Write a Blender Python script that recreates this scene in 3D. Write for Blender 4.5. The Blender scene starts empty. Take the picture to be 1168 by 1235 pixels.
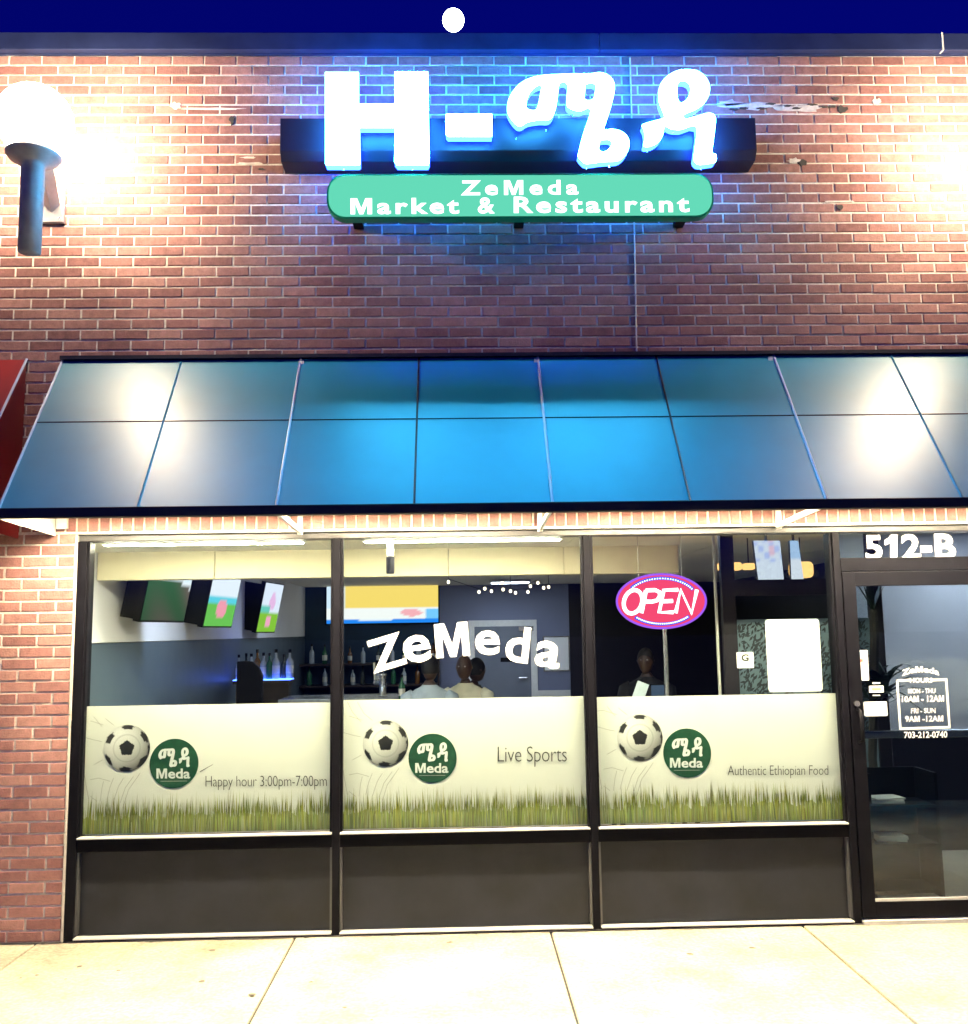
import bpy, bmesh, math, random
import numpy as np
from mathutils import Vector, Matrix
from mathutils.geometry import tessellate_polygon
random.seed(7)
S = bpy.context.scene
COL = S.collection
PI = math.pi

# ------------------------------------------------------------------ camera
FPX, PITCH, YAW, ROLL = 1160.5, 0.12333, 0.02591, -0.01490
CAM = Vector((2.2548, -5.7166, 1.7001))
PW, PH = 1168.0, 1235.0
cp, sp, cy, sy = math.cos(PITCH), math.sin(PITCH), math.cos(YAW), math.sin(YAW)
FW = Vector((sy*cp, cy*cp, sp)); R0 = Vector((cy, -sy, 0)); U0 = R0.cross(FW)
RT = math.cos(ROLL)*R0 + math.sin(ROLL)*U0
UP = -math.sin(ROLL)*R0 + math.cos(ROLL)*U0
cd = bpy.data.cameras.new('camera'); cam = bpy.data.objects.new('camera', cd); COL.objects.link(cam)
M4 = Matrix.Identity(4)
for i in range(3):
    M4[i][0] = RT[i]; M4[i][1] = UP[i]; M4[i][2] = -FW[i]; M4[i][3] = CAM[i]
cam.matrix_world = M4
cd.sensor_fit = 'HORIZONTAL'; cd.sensor_width = 36; cd.lens = FPX/PW*36
cd.clip_start = 0.05; cd.clip_end = 6000
S.camera = cam

# ------------------------------------------------------------------ world, sun, exposure
W = bpy.data.worlds.new('World'); S.world = W; W.use_nodes = True
wn = W.node_tree; wn.nodes.clear()
sky = wn.nodes.new('ShaderNodeTexSky'); sky.sky_type = 'NISHITA'; sky.sun_disc = False
sky.sun_elevation = math.radians(-3.0); sky.sun_rotation = math.radians(200)
tint = wn.nodes.new('ShaderNodeMix'); tint.data_type = 'RGBA'; tint.blend_type = 'MULTIPLY'
tint.inputs[0].default_value = 1; tint.inputs[7].default_value = (0.004, 0.012, 1.0, 1)
bg = wn.nodes.new('ShaderNodeBackground'); bg.inputs[1].default_value = 0.8
wo = wn.nodes.new('ShaderNodeOutputWorld')
wn.links.new(sky.outputs[0], tint.inputs[6]); wn.links.new(tint.outputs[2], bg.inputs[0]); wn.links.new(bg.outputs[0], wo.inputs[0])
sd = bpy.data.lights.new('moonlight', 'SUN'); sd.energy = 0.04; sd.angle = math.radians(0.5); sd.color = (0.7, 0.8, 1)
so = bpy.data.objects.new('moonlight', sd); COL.objects.link(so)
vs = S.view_settings
vs.view_transform = 'Standard'; vs.look = 'None'; vs.exposure = 1.6; vs.gamma = 1.0; vs.use_curve_mapping = False
S.cycles.max_bounces = 10; S.cycles.transparent_max_bounces = 12; S.cycles.diffuse_bounces = 4
S.cycles.glossy_bounces = 4; S.cycles.sample_clamp_indirect = 6
S.cycles.caustics_reflective = False; S.cycles.caustics_refractive = False

# ------------------------------------------------------------------ pixel -> place
def ray(px, py):
    return FW + RT*((px-PW/2)/FPX) - UP*((py-PH/2)/FPX)
def at(px, py, Y=0.0):
    d = ray(px, py); return CAM + d*((Y-CAM.y)/d.y)
def ground(px, py, z=0.0):
    d = ray(px, py); return CAM + d*((z-CAM.z)/d.z)
def proj(P):
    d = Vector(P)-CAM; z = d.dot(FW)
    return PW/2+FPX*d.dot(RT)/z, PH/2-FPX*d.dot(UP)/z
so.rotation_euler = (-ray(547, 30)).to_track_quat('-Z', 'Y').to_euler()

# ------------------------------------------------------------------ materials
MATS = {}
def _nodes(name):
    m = bpy.data.materials.new(name); m.use_nodes = True
    nt = m.node_tree; nt.nodes.clear()
    out = nt.nodes.new('ShaderNodeOutputMaterial')
    MATS[name] = m
    return m, nt, out
def N(nt, t, **kw):
    n = nt.nodes.new(t)
    for k, v in kw.items(): setattr(n, k, v)
    return n
def pbr(name, col, rough=0.5, metal=0.0, spec=0.5, noise=0.0, nscale=20.0, bump=0.0, bscale=60.0, coat=0.0, stain=0.0, rvar=0.0, sheen=0.0):
    m, nt, out = _nodes(name)
    b = N(nt, 'ShaderNodeBsdfPrincipled'); nt.links.new(b.outputs[0], out.inputs[0])
    b.inputs['Roughness'].default_value = rough; b.inputs['Metallic'].default_value = metal
    b.inputs['Specular IOR Level'].default_value = spec; b.inputs['Coat Weight'].default_value = coat
    b.inputs['Base Color'].default_value = (*col, 1)
    tc = N(nt, 'ShaderNodeTexCoord')
    src = None
    if noise > 0:
        n = N(nt, 'ShaderNodeTexNoise'); n.inputs['Scale'].default_value = nscale; n.inputs['Detail'].default_value = 6
        nt.links.new(tc.outputs['Object'], n.inputs['Vector'])
        mp = N(nt, 'ShaderNodeMapRange'); mp.inputs[1].default_value = .25; mp.inputs[2].default_value = .75
        mp.inputs[3].default_value = 1-noise; mp.inputs[4].default_value = 1+noise
        nt.links.new(n.outputs[0], mp.inputs[0])
        mx = N(nt, 'ShaderNodeMix', data_type='RGBA', blend_type='MULTIPLY'); mx.inputs[0].default_value = 1
        mx.inputs[6].default_value = (*col, 1); nt.links.new(mp.outputs[0], mx.inputs[7])
        src = mx.outputs[2]
    if stain > 0:
        n2 = N(nt, 'ShaderNodeTexNoise'); n2.inputs['Scale'].default_value = 1.6; n2.inputs['Detail'].default_value = 8; n2.inputs['Roughness'].default_value = .65
        nt.links.new(tc.outputs['Object'], n2.inputs['Vector'])
        m2 = N(nt, 'ShaderNodeMapRange'); m2.inputs[1].default_value = .4; m2.inputs[2].default_value = .7
        m2.inputs[3].default_value = 1; m2.inputs[4].default_value = 1-stain
        nt.links.new(n2.outputs[0], m2.inputs[0])
        mx2 = N(nt, 'ShaderNodeMix', data_type='RGBA', blend_type='MULTIPLY'); mx2.inputs[0].default_value = 1
        if src: nt.links.new(src, mx2.inputs[6])
        else: mx2.inputs[6].default_value = (*col, 1)
        nt.links.new(m2.outputs[0], mx2.inputs[7]); src = mx2.outputs[2]
    if src: nt.links.new(src, b.inputs['Base Color'])
    if rvar > 0:
        n3 = N(nt, 'ShaderNodeTexNoise'); n3.inputs['Scale'].default_value = 5; n3.inputs['Detail'].default_value = 5
        nt.links.new(tc.outputs['Object'], n3.inputs['Vector'])
        m3 = N(nt, 'ShaderNodeMapRange'); m3.inputs[3].default_value = max(0, rough-rvar); m3.inputs[4].default_value = min(1, rough+rvar)
        nt.links.new(n3.outputs[0], m3.inputs[0]); nt.links.new(m3.outputs[0], b.inputs['Roughness'])
    if bump > 0:
        nb = N(nt, 'ShaderNodeTexNoise'); nb.inputs['Scale'].default_value = bscale; nb.inputs['Detail'].default_value = 5
        nt.links.new(tc.outputs['Object'], nb.inputs['Vector'])
        bp = N(nt, 'ShaderNodeBump'); bp.inputs['Strength'].default_value = bump; bp.inputs['Distance'].default_value = .01
        nt.links.new(nb.outputs[0], bp.inputs['Height']); nt.links.new(bp.outputs[0], b.inputs['Normal'])
    return m
def emit(name, col, strength):
    m, nt, out = _nodes(name)
    e = N(nt, 'ShaderNodeEmission'); e.inputs[0].default_value = (*col, 1); e.inputs[1].default_value = strength
    nt.links.new(e.outputs[0], out.inputs[0]); return m
def attr_mat(name, emission=0.0, rough=0.5):
    m, nt, out = _nodes(name)
    a = N(nt, 'ShaderNodeAttribute', attribute_name='Col')
    if emission > 0:
        e = N(nt, 'ShaderNodeEmission'); e.inputs[1].default_value = emission
        nt.links.new(a.outputs[0], e.inputs[0]); nt.links.new(e.outputs[0], out.inputs[0])
    else:
        b = N(nt, 'ShaderNodeBsdfPrincipled'); b.inputs['Roughness'].default_value = rough
        nt.links.new(a.outputs[0], b.inputs['Base Color']); nt.links.new(b.outputs[0], out.inputs[0])
    return m
def glass_mat(name, tintc=(0.93, 0.96, 0.95), refl=1.0):
    m, nt, out = _nodes(name)
    t = N(nt, 'ShaderNodeBsdfTransparent'); t.inputs[0].default_value = (*tintc, 1)
    g = N(nt, 'ShaderNodeBsdfGlossy'); g.inputs['Roughness'].default_value = .015
    f = N(nt, 'ShaderNodeLayerWeight')              # Schlick reflectance of one face of the pane
    pw = N(nt, 'ShaderNodeMath', operation='POWER'); pw.inputs[1].default_value = 5
    nt.links.new(f.outputs['Facing'], pw.inputs[0])
    mu = N(nt, 'ShaderNodeMath', operation='MULTIPLY_ADD'); mu.inputs[1].default_value = .9; mu.inputs[2].default_value = .042*refl
    nt.links.new(pw.outputs[0], mu.inputs[0])
    mx = N(nt, 'ShaderNodeMixShader')
    nt.links.new(mu.outputs[0], mx.inputs[0]); nt.links.new(t.outputs[0], mx.inputs[1]); nt.links.new(g.outputs[0], mx.inputs[2])
    nt.links.new(mx.outputs[0], out.inputs[0]); return m
def brick_mat(name, c1, c2, c3):
    m, nt, out = _nodes(name)
    b = N(nt, 'ShaderNodeBsdfPrincipled'); b.inputs['Roughness'].default_value = .8; b.inputs['Specular IOR Level'].default_value = .3
    nt.links.new(b.outputs[0], out.inputs[0])
    oi = N(nt, 'ShaderNodeObjectInfo'); ge = N(nt, 'ShaderNodeNewGeometry')
    ad = N(nt, 'ShaderNodeMath', operation='ADD'); fr = N(nt, 'ShaderNodeMath', operation='FRACT')
    nt.links.new(oi.outputs['Random'], ad.inputs[0]); nt.links.new(ge.outputs['Random Per Island'], ad.inputs[1]); nt.links.new(ad.outputs[0], fr.inputs[0])
    r = N(nt, 'ShaderNodeValToRGB'); nt.links.new(fr.outputs[0], r.inputs[0])
    r.color_ramp.elements[0].color = (*c1, 1); r.color_ramp.elements[1].color = (*c3, 1)
    e = r.color_ramp.elements.new(.55); e.color = (*c2, 1)
    n = N(nt, 'ShaderNodeTexNoise'); n.inputs['Scale'].default_value = 22; n.inputs['Detail'].default_value = 8; n.inputs['Roughness'].default_value = .7
    nt.links.new(ge.outputs['Position'], n.inputs['Vector'])
    mp = N(nt, 'ShaderNodeMapRange'); mp.inputs[1].default_value = .3; mp.inputs[2].default_value = .7; mp.inputs[3].default_value = .7; mp.inputs[4].default_value = 1.28
    nt.links.new(n.outputs[0], mp.inputs[0])
    n2 = N(nt, 'ShaderNodeTexNoise'); n2.inputs['Scale'].default_value = 1.3; n2.inputs['Detail'].default_value = 7
    nt.links.new(ge.outputs['Position'], n2.inputs['Vector'])
    mp2 = N(nt, 'ShaderNodeMapRange'); mp2.inputs[1].default_value = .35; mp2.inputs[2].default_value = .7; mp2.inputs[3].default_value = 1.18; mp2.inputs[4].default_value = .70
    nt.links.new(n2.outputs[0], mp2.inputs[0])
    mm = N(nt, 'ShaderNodeMath', operation='MULTIPLY'); nt.links.new(mp.outputs[0], mm.inputs[0]); nt.links.new(mp2.outputs[0], mm.inputs[1])
    mx = N(nt, 'ShaderNodeMix', data_type='RGBA', blend_type='MULTIPLY'); mx.inputs[0].default_value = 1
    nt.links.new(r.outputs[0], mx.inputs[6]); nt.links.new(mm.outputs[0], mx.inputs[7]); nt.links.new(mx.outputs[2], b.inputs['Base Color'])
    nb = N(nt, 'ShaderNodeTexNoise'); nb.inputs['Scale'].default_value = 90; nb.inputs['Detail'].default_value = 6
    nt.links.new(ge.outputs['Position'], nb.inputs['Vector'])
    bp = N(nt, 'ShaderNodeBump'); bp.inputs['Strength'].default_value = .5; bp.inputs['Distance'].default_value = .006
    nt.links.new(nb.outputs[0], bp.inputs['Height']); nt.links.new(bp.outputs[0], b.inputs['Normal'])
    return m

brick_mat('brick', (.235, .108, .100), (.31, .152, .134), (.375, .20, .172))
pbr('mortar', (.72, .67, .60), .9, noise=.2, nscale=40, bump=.6, bscale=120, stain=.15)
pbr('black_metal', (.004, .004, .006), .42, metal=.0, spec=.05, noise=.2, nscale=8, rvar=.12)
pbr('anodised', (.09, .09, .095), .38, metal=.5, noise=.15, nscale=10, rvar=.1)
pbr('ledge_metal', (.55, .545, .52), .4, metal=.0, noise=.12, nscale=14)
pbr('kick_panel', (.0105, .012, .0175), .4, spec=.28, noise=.45, nscale=5, rvar=.12, bump=.05, bscale=200)
pbr('coping_metal', (.03, .045, .13), .42, metal=.5, noise=.25, nscale=6, rvar=.12)
pbr('caulk', (.62, .58, .5), .8, noise=.15)
pbr('awning_cloth', (.0, .27, .38), .45, spec=.3, noise=.08, nscale=5, bump=.10, bscale=5, coat=1.0, rvar=.05)
MATS['awning_cloth'].node_tree.nodes['Principled BSDF'].inputs['Coat Roughness'].default_value = .37
MATS['awning_cloth'].node_tree.nodes['Principled BSDF'].inputs['Coat IOR'].default_value = 2.0
pbr('awning_piping', (.55, .6, .7), .3, spec=.6)
pbr('awning_lining', (.75, .74, .70), .7)
pbr('red_cloth', (.30, .012, .012), .38, spec=.9, noise=.1, nscale=6, bump=.05, bscale=10)
pbr('white_paint', (.8, .79, .76), .4, noise=.06, nscale=20)
pbr('black_trim', (.008, .008, .012), .5)
pbr('concrete', (.53, .485, .355), .85, noise=.26, nscale=45, bump=.5, bscale=140, stain=.5)
pbr('joint_dark', (.06, .055, .05), .95, noise=.2)
pbr('speck', (.13, .11, .085), .9)
pbr('asphalt', (.05, .05, .052), .9, noise=.3, nscale=40, bump=.5, bscale=90)
pbr('lamp_metal', (.36, .35, .38), .5, metal=.0, noise=.2, nscale=12, bump=.1, bscale=40)
emit('globe_glow', (1.0, .80, .54), 46)
emit('tube_glow', (1.0, .83, .55), 345)
emit('letter_glow', (.05, .56, 1.0), 95)
emit('added_halo_glow', (.01, .05, 1.0), 13)  # blue glow added to the letter sides to put a halo round them
emit('green_face', (.14, .76, .52), .31)
emit('green_text', (.92, 1.0, .98), .8)
pbr('green_rim', (.0, .25, .12), .4)
pbr('raceway', (.008, .003, .018), .5, noise=.15, nscale=6)
emit('moon_glow', (.9, .93, 1.0), 8)
glass_mat('shop_glass', (.90, .94, .93), 1.25)
glass_mat('door_glass', (.62, .68, .72), 1.7)
pbr('vinyl_white', (.88, .87, .80), .45, noise=.03, nscale=4)
pbr('decal_white', (.85, .85, .83), .5)
pbr('decal_edge', (.01, .01, .012), .5)
pbr('print_dark', (.05, .05, .04), .5)
pbr('print_net', (.42, .41, .36), .5)
pbr('badge_green', (.012, .075, .035), .45, noise=.3, nscale=30)
attr_mat('print', 0, .5)
attr_mat('screen', .42)
pbr('tv_black', (.004, .004, .005), .5, spec=.15)
pbr('room_white', (.72, .72, .76), .7, noise=.05, nscale=3)
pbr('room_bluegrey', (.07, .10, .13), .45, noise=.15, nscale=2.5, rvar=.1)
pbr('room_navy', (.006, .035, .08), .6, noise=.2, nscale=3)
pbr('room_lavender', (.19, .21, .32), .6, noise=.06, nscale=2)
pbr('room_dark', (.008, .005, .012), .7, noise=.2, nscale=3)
pbr('room_floor', (.42, .37, .28), .35, noise=.12, nscale=6, rvar=.1)
pbr('ceiling_tile', (.80, .76, .62), .8, noise=.06, nscale=50, bump=.2, bscale=150)
pbr('valance', (.80, .73, .50), .6, noise=.04, nscale=10)
pbr('door_grey', (.17, .19, .24), .5, noise=.06, nscale=4)
pbr('dark_wood', (.03, .018, .012), .35, noise=.3, nscale=10)
pbr('counter_top', (.22, .23, .24), .2, noise=.3, nscale=30)
pbr('steel', (.6, .6, .62), .25, metal=.9)
pbr('chair_black', (.003, .003, .004), .6, spec=.08)
pbr('skin_dark', (.06, .03, .02), .45, noise=.1, nscale=30)
pbr('eye_dark', (.30, .27, .24), .25)
pbr('hair_black', (.006, .005, .005), .7)
pbr('shirt_blue', (.42, .50, .55), .85, noise=.1, nscale=12, bump=.25, bscale=25)
pbr('shirt_white', (.72, .70, .55), .85, noise=.12, nscale=12, bump=.3, bscale=22)
pbr('shirt_black', (.012, .012, .016), .8)
pbr('jeans', (.02, .03, .06), .8)
pbr('bottle_dark', (.02, .03, .025), .08, spec=.8)
pbr('bottle_amber', (.16, .06, .01), .08, spec=.8)
pbr('bottle_clear', (.42, .47, .52), .06, spec=.8)
pbr('bottle_green', (.02, .12, .05), .08, spec=.8)
pbr('label_paper', (.7, .68, .6), .7)
emit('led_blue', (.06, .14, 1.0), 4.05)
emit('led_white', (.75, .85, 1.0), 1.44)
emit('neon_white', (1.0, .80, .84), 1.35)
emit('neon_panel', (1.0, .07, .18), 0.42)
emit('neon_rim', (.42, .12, 1.0), 0.41)
emit('ceiling_glow', (1.0, .90, .66), 9)
emit('ceiling_glow_cool', (.72, .80, 1.0), 27)
emit('added_bay_glow', (1.0, .90, .66), 120)
emit('added_lobby_glow', (.85, .9, 1.0), 16)
emit('led_arc', (.05, .10, 1.0), .45)
emit('orange_glow', (1.0, .50, .16), 0.81)
pbr('film_grey', (.13, .19, .23), .4)
pbr('film_leaf', (.015, .022, .03), .5)
pbr('paper', (.92, .92, .92), .7)
pbr('plant_leaf', (.010, .026, .014), .4, noise=.3, nscale=20)
pbr('plant_trunk', (.02, .017, .015), .9, bump=.6, bscale=50, noise=.3)
pbr('terracotta', (.02, .02, .022), .6)
pbr('mat_dark', (.045, .042, .03), .95, noise=.3, nscale=80)

# ------------------------------------------------------------------ mesh builder
class MB:
    def __init__(s): s.v = []; s.f = []; s.c = None; s.smooth = False
    def box(s, x0, x1, y0, y1, z0, z1, M=None):
        b = len(s.v)
        pts = [(x0,y0,z0),(x1,y0,z0),(x1,y1,z0),(x0,y1,z0),(x0,y0,z1),(x1,y0,z1),(x1,y1,z1),(x0,y1,z1)]
        if M is not None: pts = [tuple(M @ Vector(p)) for p in pts]
        s.v += pts
        s.f += [tuple(b+i for i in q) for q in ((0,3,2,1),(4,5,6,7),(0,1,5,4),(1,2,6,5),(2,3,7,6),(3,0,4,7))]
        return s
    def chamfer(s, x0, x1, y0, y1, z0, z1, c, M=None):
        """block whose front (-Y) edges are chamfered"""
        b = len(s.v)
        pts = [(x0,y1,z0),(x1,y1,z0),(x1,y1,z1),(x0,y1,z1),(x0,y0+c,z0),(x1,y0+c,z0),(x1,y0+c,z1),(x0,y0+c,z1),
               (x0+c,y0,z0+c),(x1-c,y0,z0+c),(x1-c,y0,z1-c),(x0+c,y0,z1-c)]
        if M is not None: pts = [tuple(M @ Vector(p)) for p in pts]
        s.v += pts
        for i in range(4):
            j = (i+1) % 4
            s.f.append((b+i, b+j, b+4+j, b+4+i)); s.f.append((b+4+i, b+4+j, b+8+j, b+8+i))
        s.f.append((b+8, b+9, b+10, b+11))
        return s
    def tube(s, pts, r, n=8, cap=True, close=False):
        pts = [Vector(p) for p in pts]; k = len(pts); rs = r if isinstance(r, (list, tuple)) else [r]*k
        b = len(s.v); ref = None
        for i, p in enumerate(pts):
            if close: t = pts[(i+1) % k]-pts[i-1]
            else: t = pts[min(i+1, k-1)]-pts[max(i-1, 0)]
            t.normalize()
            if ref is None: ref = Vector((0, 0, 1)) if abs(t.z) < .9 else Vector((1, 0, 0))
            u = t.cross(ref); 
            if u.length < 1e-5: u = t.orthogonal()
            u.normalize(); w = u.cross(t).normalized(); ref = w
            for a in range(n):
                q = p+(u*math.cos(2*PI*a/n)+w*math.sin(2*PI*a/n))*rs[i]; s.v.append(tuple(q))
        m = k if close else k-1
        for i in range(m):
            for a in range(n):
                c = (a+1) % n; j = (i+1) % k
                s.f.append((b+i*n+a, b+i*n+c, b+j*n+c, b+j*n+a))
        if cap and not close:
            s.f.append(tuple(b+a for a in reversed(range(n)))); s.f.append(tuple(b+(k-1)*n+a for a in range(n)))
        return s
    def lathe(s, prof, c, n=24, sx=1.0):
        b = len(s.v); c = Vector(c)
        for r, z in prof:
            for a in range(n): s.v.append((c.x+r*sx*math.cos(2*PI*a/n), c.y+r*math.sin(2*PI*a/n), c.z+z))
        for i in range(len(prof)-1):
            for a in range(n):
                d = (a+1) % n; s.f.append((b+i*n+a, b+i*n+d, b+(i+1)*n+d, b+(i+1)*n+a))
        if prof[0][0] > 1e-6: s.f.append(tuple(b+a for a in reversed(range(n))))
        if prof[-1][0] > 1e-6: s.f.append(tuple(b+(len(prof)-1)*n+a for a in range(n)))
        return s
    def prism(s, loops, y0, y1, caps=(True, True), sides=True):
        """loops: outer + holes in (x,z); front at y0"""
        tri = tessellate_polygon([[Vector((x, z, 0)) for x, z in l] for l in loops])
        flat = [p for l in loops for p in l]; b = len(s.v); n = len(flat)
        s.v += [(x, y0, z) for x, z in flat]+[(x, y1, z) for x, z in flat]
        for t in tri:
            if caps[0]: s.f.append(tuple(b+i for i in t))
            if caps[1]: s.f.append(tuple(b+n+i for i in reversed(t)))
        if sides:
            o = 0
            for l in loops:
                for i in range(len(l)):
                    j = (i+1) % len(l); s.f.append((b+o+i, b+o+j, b+n+o+j, b+n+o+i))
                o += len(l)
        return s
    def quad(s, a, b_, c, d):
        b = len(s.v); s.v += [tuple(a), tuple(b_), tuple(c), tuple(d)]; s.f.append((b, b+1, b+2, b+3)); return s
    def mesh(s, name):
        me = bpy.data.meshes.new(name); me.from_pydata(s.v, [], s.f)
        bm = bmesh.new(); bm.from_mesh(me); bmesh.ops.recalc_face_normals(bm, faces=bm.faces[:]); bm.to_mesh(me); bm.free()
        if s.c is not None:
            ca = me.color_attributes.new('Col', 'FLOAT_COLOR', 'POINT')
            ca.data.foreach_set('color', [x for c in s.c for x in (*c, 1.0)])
        if s.smooth: me.shade_smooth()
        return me
    def build(s, name, mat, parent=None, bevel=0.0, smooth=None):
        if smooth: s.smooth = True
        return link(name, s.mesh(name), mat, parent, bevel)
def link(name, me, mat, parent=None, bevel=0.0):
    o = bpy.data.objects.new(name, me); COL.objects.link(o)
    if mat:
        me.materials.clear(); me.materials.append(MATS[mat])
    if parent is not None: adopt(o, parent)
    if bevel > 0:
        b = o.modifiers.new('edge', 'BEVEL'); b.width = bevel; b.segments = 2; b.limit_method = 'ANGLE'
        b.harden_normals = False
    return o
def adopt(o, parent):
    o.parent = parent
    o.matrix_parent_inverse = Matrix.Translation(-Vector(parent.get('_base', (0, 0, 0))))
def thing(name, label, cat, base, group=None):
    o = bpy.data.objects.new(name, None); COL.objects.link(o); o.location = base
    o.empty_display_size = .1
    o['_base'] = tuple(float(x) for x in base)
    o['label'] = label; o['category'] = cat
    if group: o['group'] = group
    return o
def tag(o, label, cat, group=None):
    o['label'] = label; o['category'] = cat
    if group: o['group'] = group
    return o
def struct(o): o['kind'] = 'structure'; return o
def sgroup(name, base=(0, 0, 0)):
    o = bpy.data.objects.new(name, None); COL.objects.link(o); o.location = base
    o['_base'] = tuple(float(x) for x in base); o['kind'] = 'structure'; return o
def smooth_loop(pts, n=4):
    """Catmull-Rom closed loop"""
    out = []; k = len(pts)
    for i in range(k):
        p0, p1, p2, p3 = (Vector(pts[(i+j-1) % k]) for j in range(4))
        for a in range(n):
            t = a/n
            out.append(tuple(.5*((2*p1)+(p2-p0)*t+(2*p0-5*p1+4*p2-p3)*t*t+(3*p1-p0-3*p2+p3)*t**3)))
    return out
def pxloop(pts, ox, oy, sc, Y, sm=0):
    q = [at(ox+x/sc, oy+y/sc, Y) for x, y in pts]
    l = [(p.x, p.z) for p in q]
    return smooth_loop(l, sm) if sm else l
def inset(loop, d):
    """move a closed loop inwards by d (outwards when negative)"""
    k = len(loop); A = sum(loop[i][0]*loop[(i+1) % k][1]-loop[(i+1) % k][0]*loop[i][1] for i in range(k)); sg_ = 1 if A > 0 else -1; out = []
    for i in range(k):
        p, a, b = Vector(loop[i]), Vector(loop[i-1]), Vector(loop[(i+1) % k])
        e1, e2 = (p-a), (b-p)
        n1 = Vector((-e1.y, e1.x)).normalized() if e1.length > 1e-9 else Vector((0, 0)); n2 = Vector((-e2.y, e2.x)).normalized() if e2.length > 1e-9 else Vector((0, 0))
        n = n1+n2; n = n.normalized()/max(.6, math.sqrt(max(.01, (1+n1.dot(n2))/2))) if n.length > 1e-6 else n1
        out.append(tuple(p+n*d*sg_))
    return out
# ---- text
M_SHAPE = [(0,0),(0,1),(.30,1),(.5,.36),(.70,1),(1,1),(1,0),(.79,0),(.79,.70),(.59,0),(.41,0),(.21,.70),(.21,0)]
def text2d(s, bold=0.0, shear=0.0, space=1.0, depth=0.0, res=3):
    v, f = raw_text2d(s, bold, shear, space, depth, res)
    if 'M' not in s or bold <= .01: return v, f
    for i, ch in enumerate(s):      # the emboldened M folds over itself: draw it as a clean outline instead
        if ch != 'M': continue
        xa = max((p[0] for p in raw_text2d(s[:i], bold, shear, space)[0]), default=-1e9) if s[:i].strip() else -1e9
        xb = max(p[0] for p in raw_text2d(s[:i+1], bold, shear, space)[0])
        ins = {k for k, p in enumerate(v) if xa+1e-4 < p[0] < xb+1e-4}
        q = [v[k] for k in ins]
        if not q: continue
        x0, x1, y0, y1 = min(p[0] for p in q), max(p[0] for p in q), min(p[1] for p in q), max(p[1] for p in q)
        f = [t for t in f if not all(k in ins for k in t)]
        b = len(v); L = [Vector((x0+(x1-x0)*a, y0+(y1-y0)*c, 0)) for a, c in M_SHAPE]
        f += [tuple(b+k for k in t) for t in tessellate_polygon([L])]
        v = v+[tuple(p) for p in L]
    return v, f
def raw_text2d(s, bold=0.0, shear=0.0, space=1.0, depth=0.0, res=3):
    c = bpy.data.curves.new('t', 'FONT'); c.body = s; c.offset = bold; c.shear = shear; c.space_character = space
    c.fill_mode = 'FRONT' if depth == 0 else 'BOTH'; c.extrude = depth; c.resolution_u = res
    o = bpy.data.objects.new('t', c); COL.objects.link(o)
    dg = bpy.context.evaluated_depsgraph_get(); me = bpy.data.meshes.new_from_object(o.evaluated_get(dg))
    v = [tuple(x.co) for x in me.vertices]; f = [tuple(p.vertices) for p in me.polygons]
    bpy.data.objects.remove(o); bpy.data.curves.remove(c); bpy.data.meshes.remove(me)
    return v, f
def fit_text(mb, s, P00, P10, P01, Y0, bold=0.0, shear=0.0, space=1.0, depth=0.0, warp=None):
    """text stretched so its box has lower-left P00, lower-right P10, upper-left P01 (Vectors in the XZ plane)"""
    v, f = text2d(s, bold, shear, space, .5 if depth > 0 else 0)
    xs = [p[0] for p in v]; ys = [p[1] for p in v]
    x0, x1, y0, y1 = min(xs), max(xs), min(ys), max(ys); b = len(mb.v)
    for x, y, z in v:
        u = (x-x0)/(x1-x0); w = (y-y0)/max(1e-6, y1-y0)
        if warp: u, w = warp(u, w)
        p = P00+(P10-P00)*u+(P01-P00)*w
        mb.v.append((p.x, Y0-(z*depth if depth > 0 else 0), p.z))
    mb.f += [tuple(b+i for i in q) for q in f]
def px_text(mb, s, x0, y0, x1, y1, Y, slope=0.0, **kw):
    """x0..x1, y0 (top)..y1 (bottom) photo pixels; slope = dy/dx of the baseline in the photo"""
    a = at(x0, y1, Y); b = at(x1, y1+slope*(x1-x0), Y); c = at(x0, y0, Y)
    fit_text(mb, s, a, b, c, Y, **kw)
def grid(name, P, U, V, nu, nv, fn, mat, parent):
    """flat coloured picture: P corner, U,V edges; fn(u,v)->rgb"""
    mb = MB(); mb.c = []
    P, U, V = Vector(P), Vector(U), Vector(V)
    for j in range(nv+1):
        for i in range(nu+1):
            u, v = i/nu, j/nv
            mb.v.append(tuple(P+U*u+V*v)); mb.c.append(fn(u, v))
    for j in range(nv):
        for i in range(nu):
            a = j*(nu+1)+i; mb.f.append((a, a+1, a+nu+2, a+nu+1))
    return mb.build(name, mat, parent)

# ================================================================== SETTING
g = MB(); g.box(-250, 250, -250, 250, -.60, -.14)
struct(g.build('ground', 'asphalt'))
pv = sgroup('pavement')
bm_ = MB(); bm_.box(-9, 15, -3.62, .0, -.139, -.014)
adopt(struct(bm_.build('slab_bed', 'joint_dark')), pv); 
JX = [ground(14, 1160).x, ground(326, 1186).x, ground(679, 1182).x, ground(1054, 1190).x]
pitch_x = (JX[3]-JX[1])/2
xs = [JX[1]+pitch_x*k for k in range(-6, 8)]
for k in range(len(xs)-1):
    for y0, y1 in ((-1.83, .0), (-3.62, -1.836)):
        c = MB(); M = Matrix.Translation((0, 0, random.uniform(-.002, .002)))
        c.box(xs[k]+.006, xs[k+1]-.006, y0+.003, y1-.004, -.10, 0, M)
        c.build('paving_slab', 'concrete', pv, bevel=.006)
c = MB()
for k in range(len(xs)-1): c.box(xs[k]+.004, xs[k+1]-.004, -3.80, -3.622, -.30, .0)
adopt(c.build('kerb', 'concrete', None, bevel=.02), pv)

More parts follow.
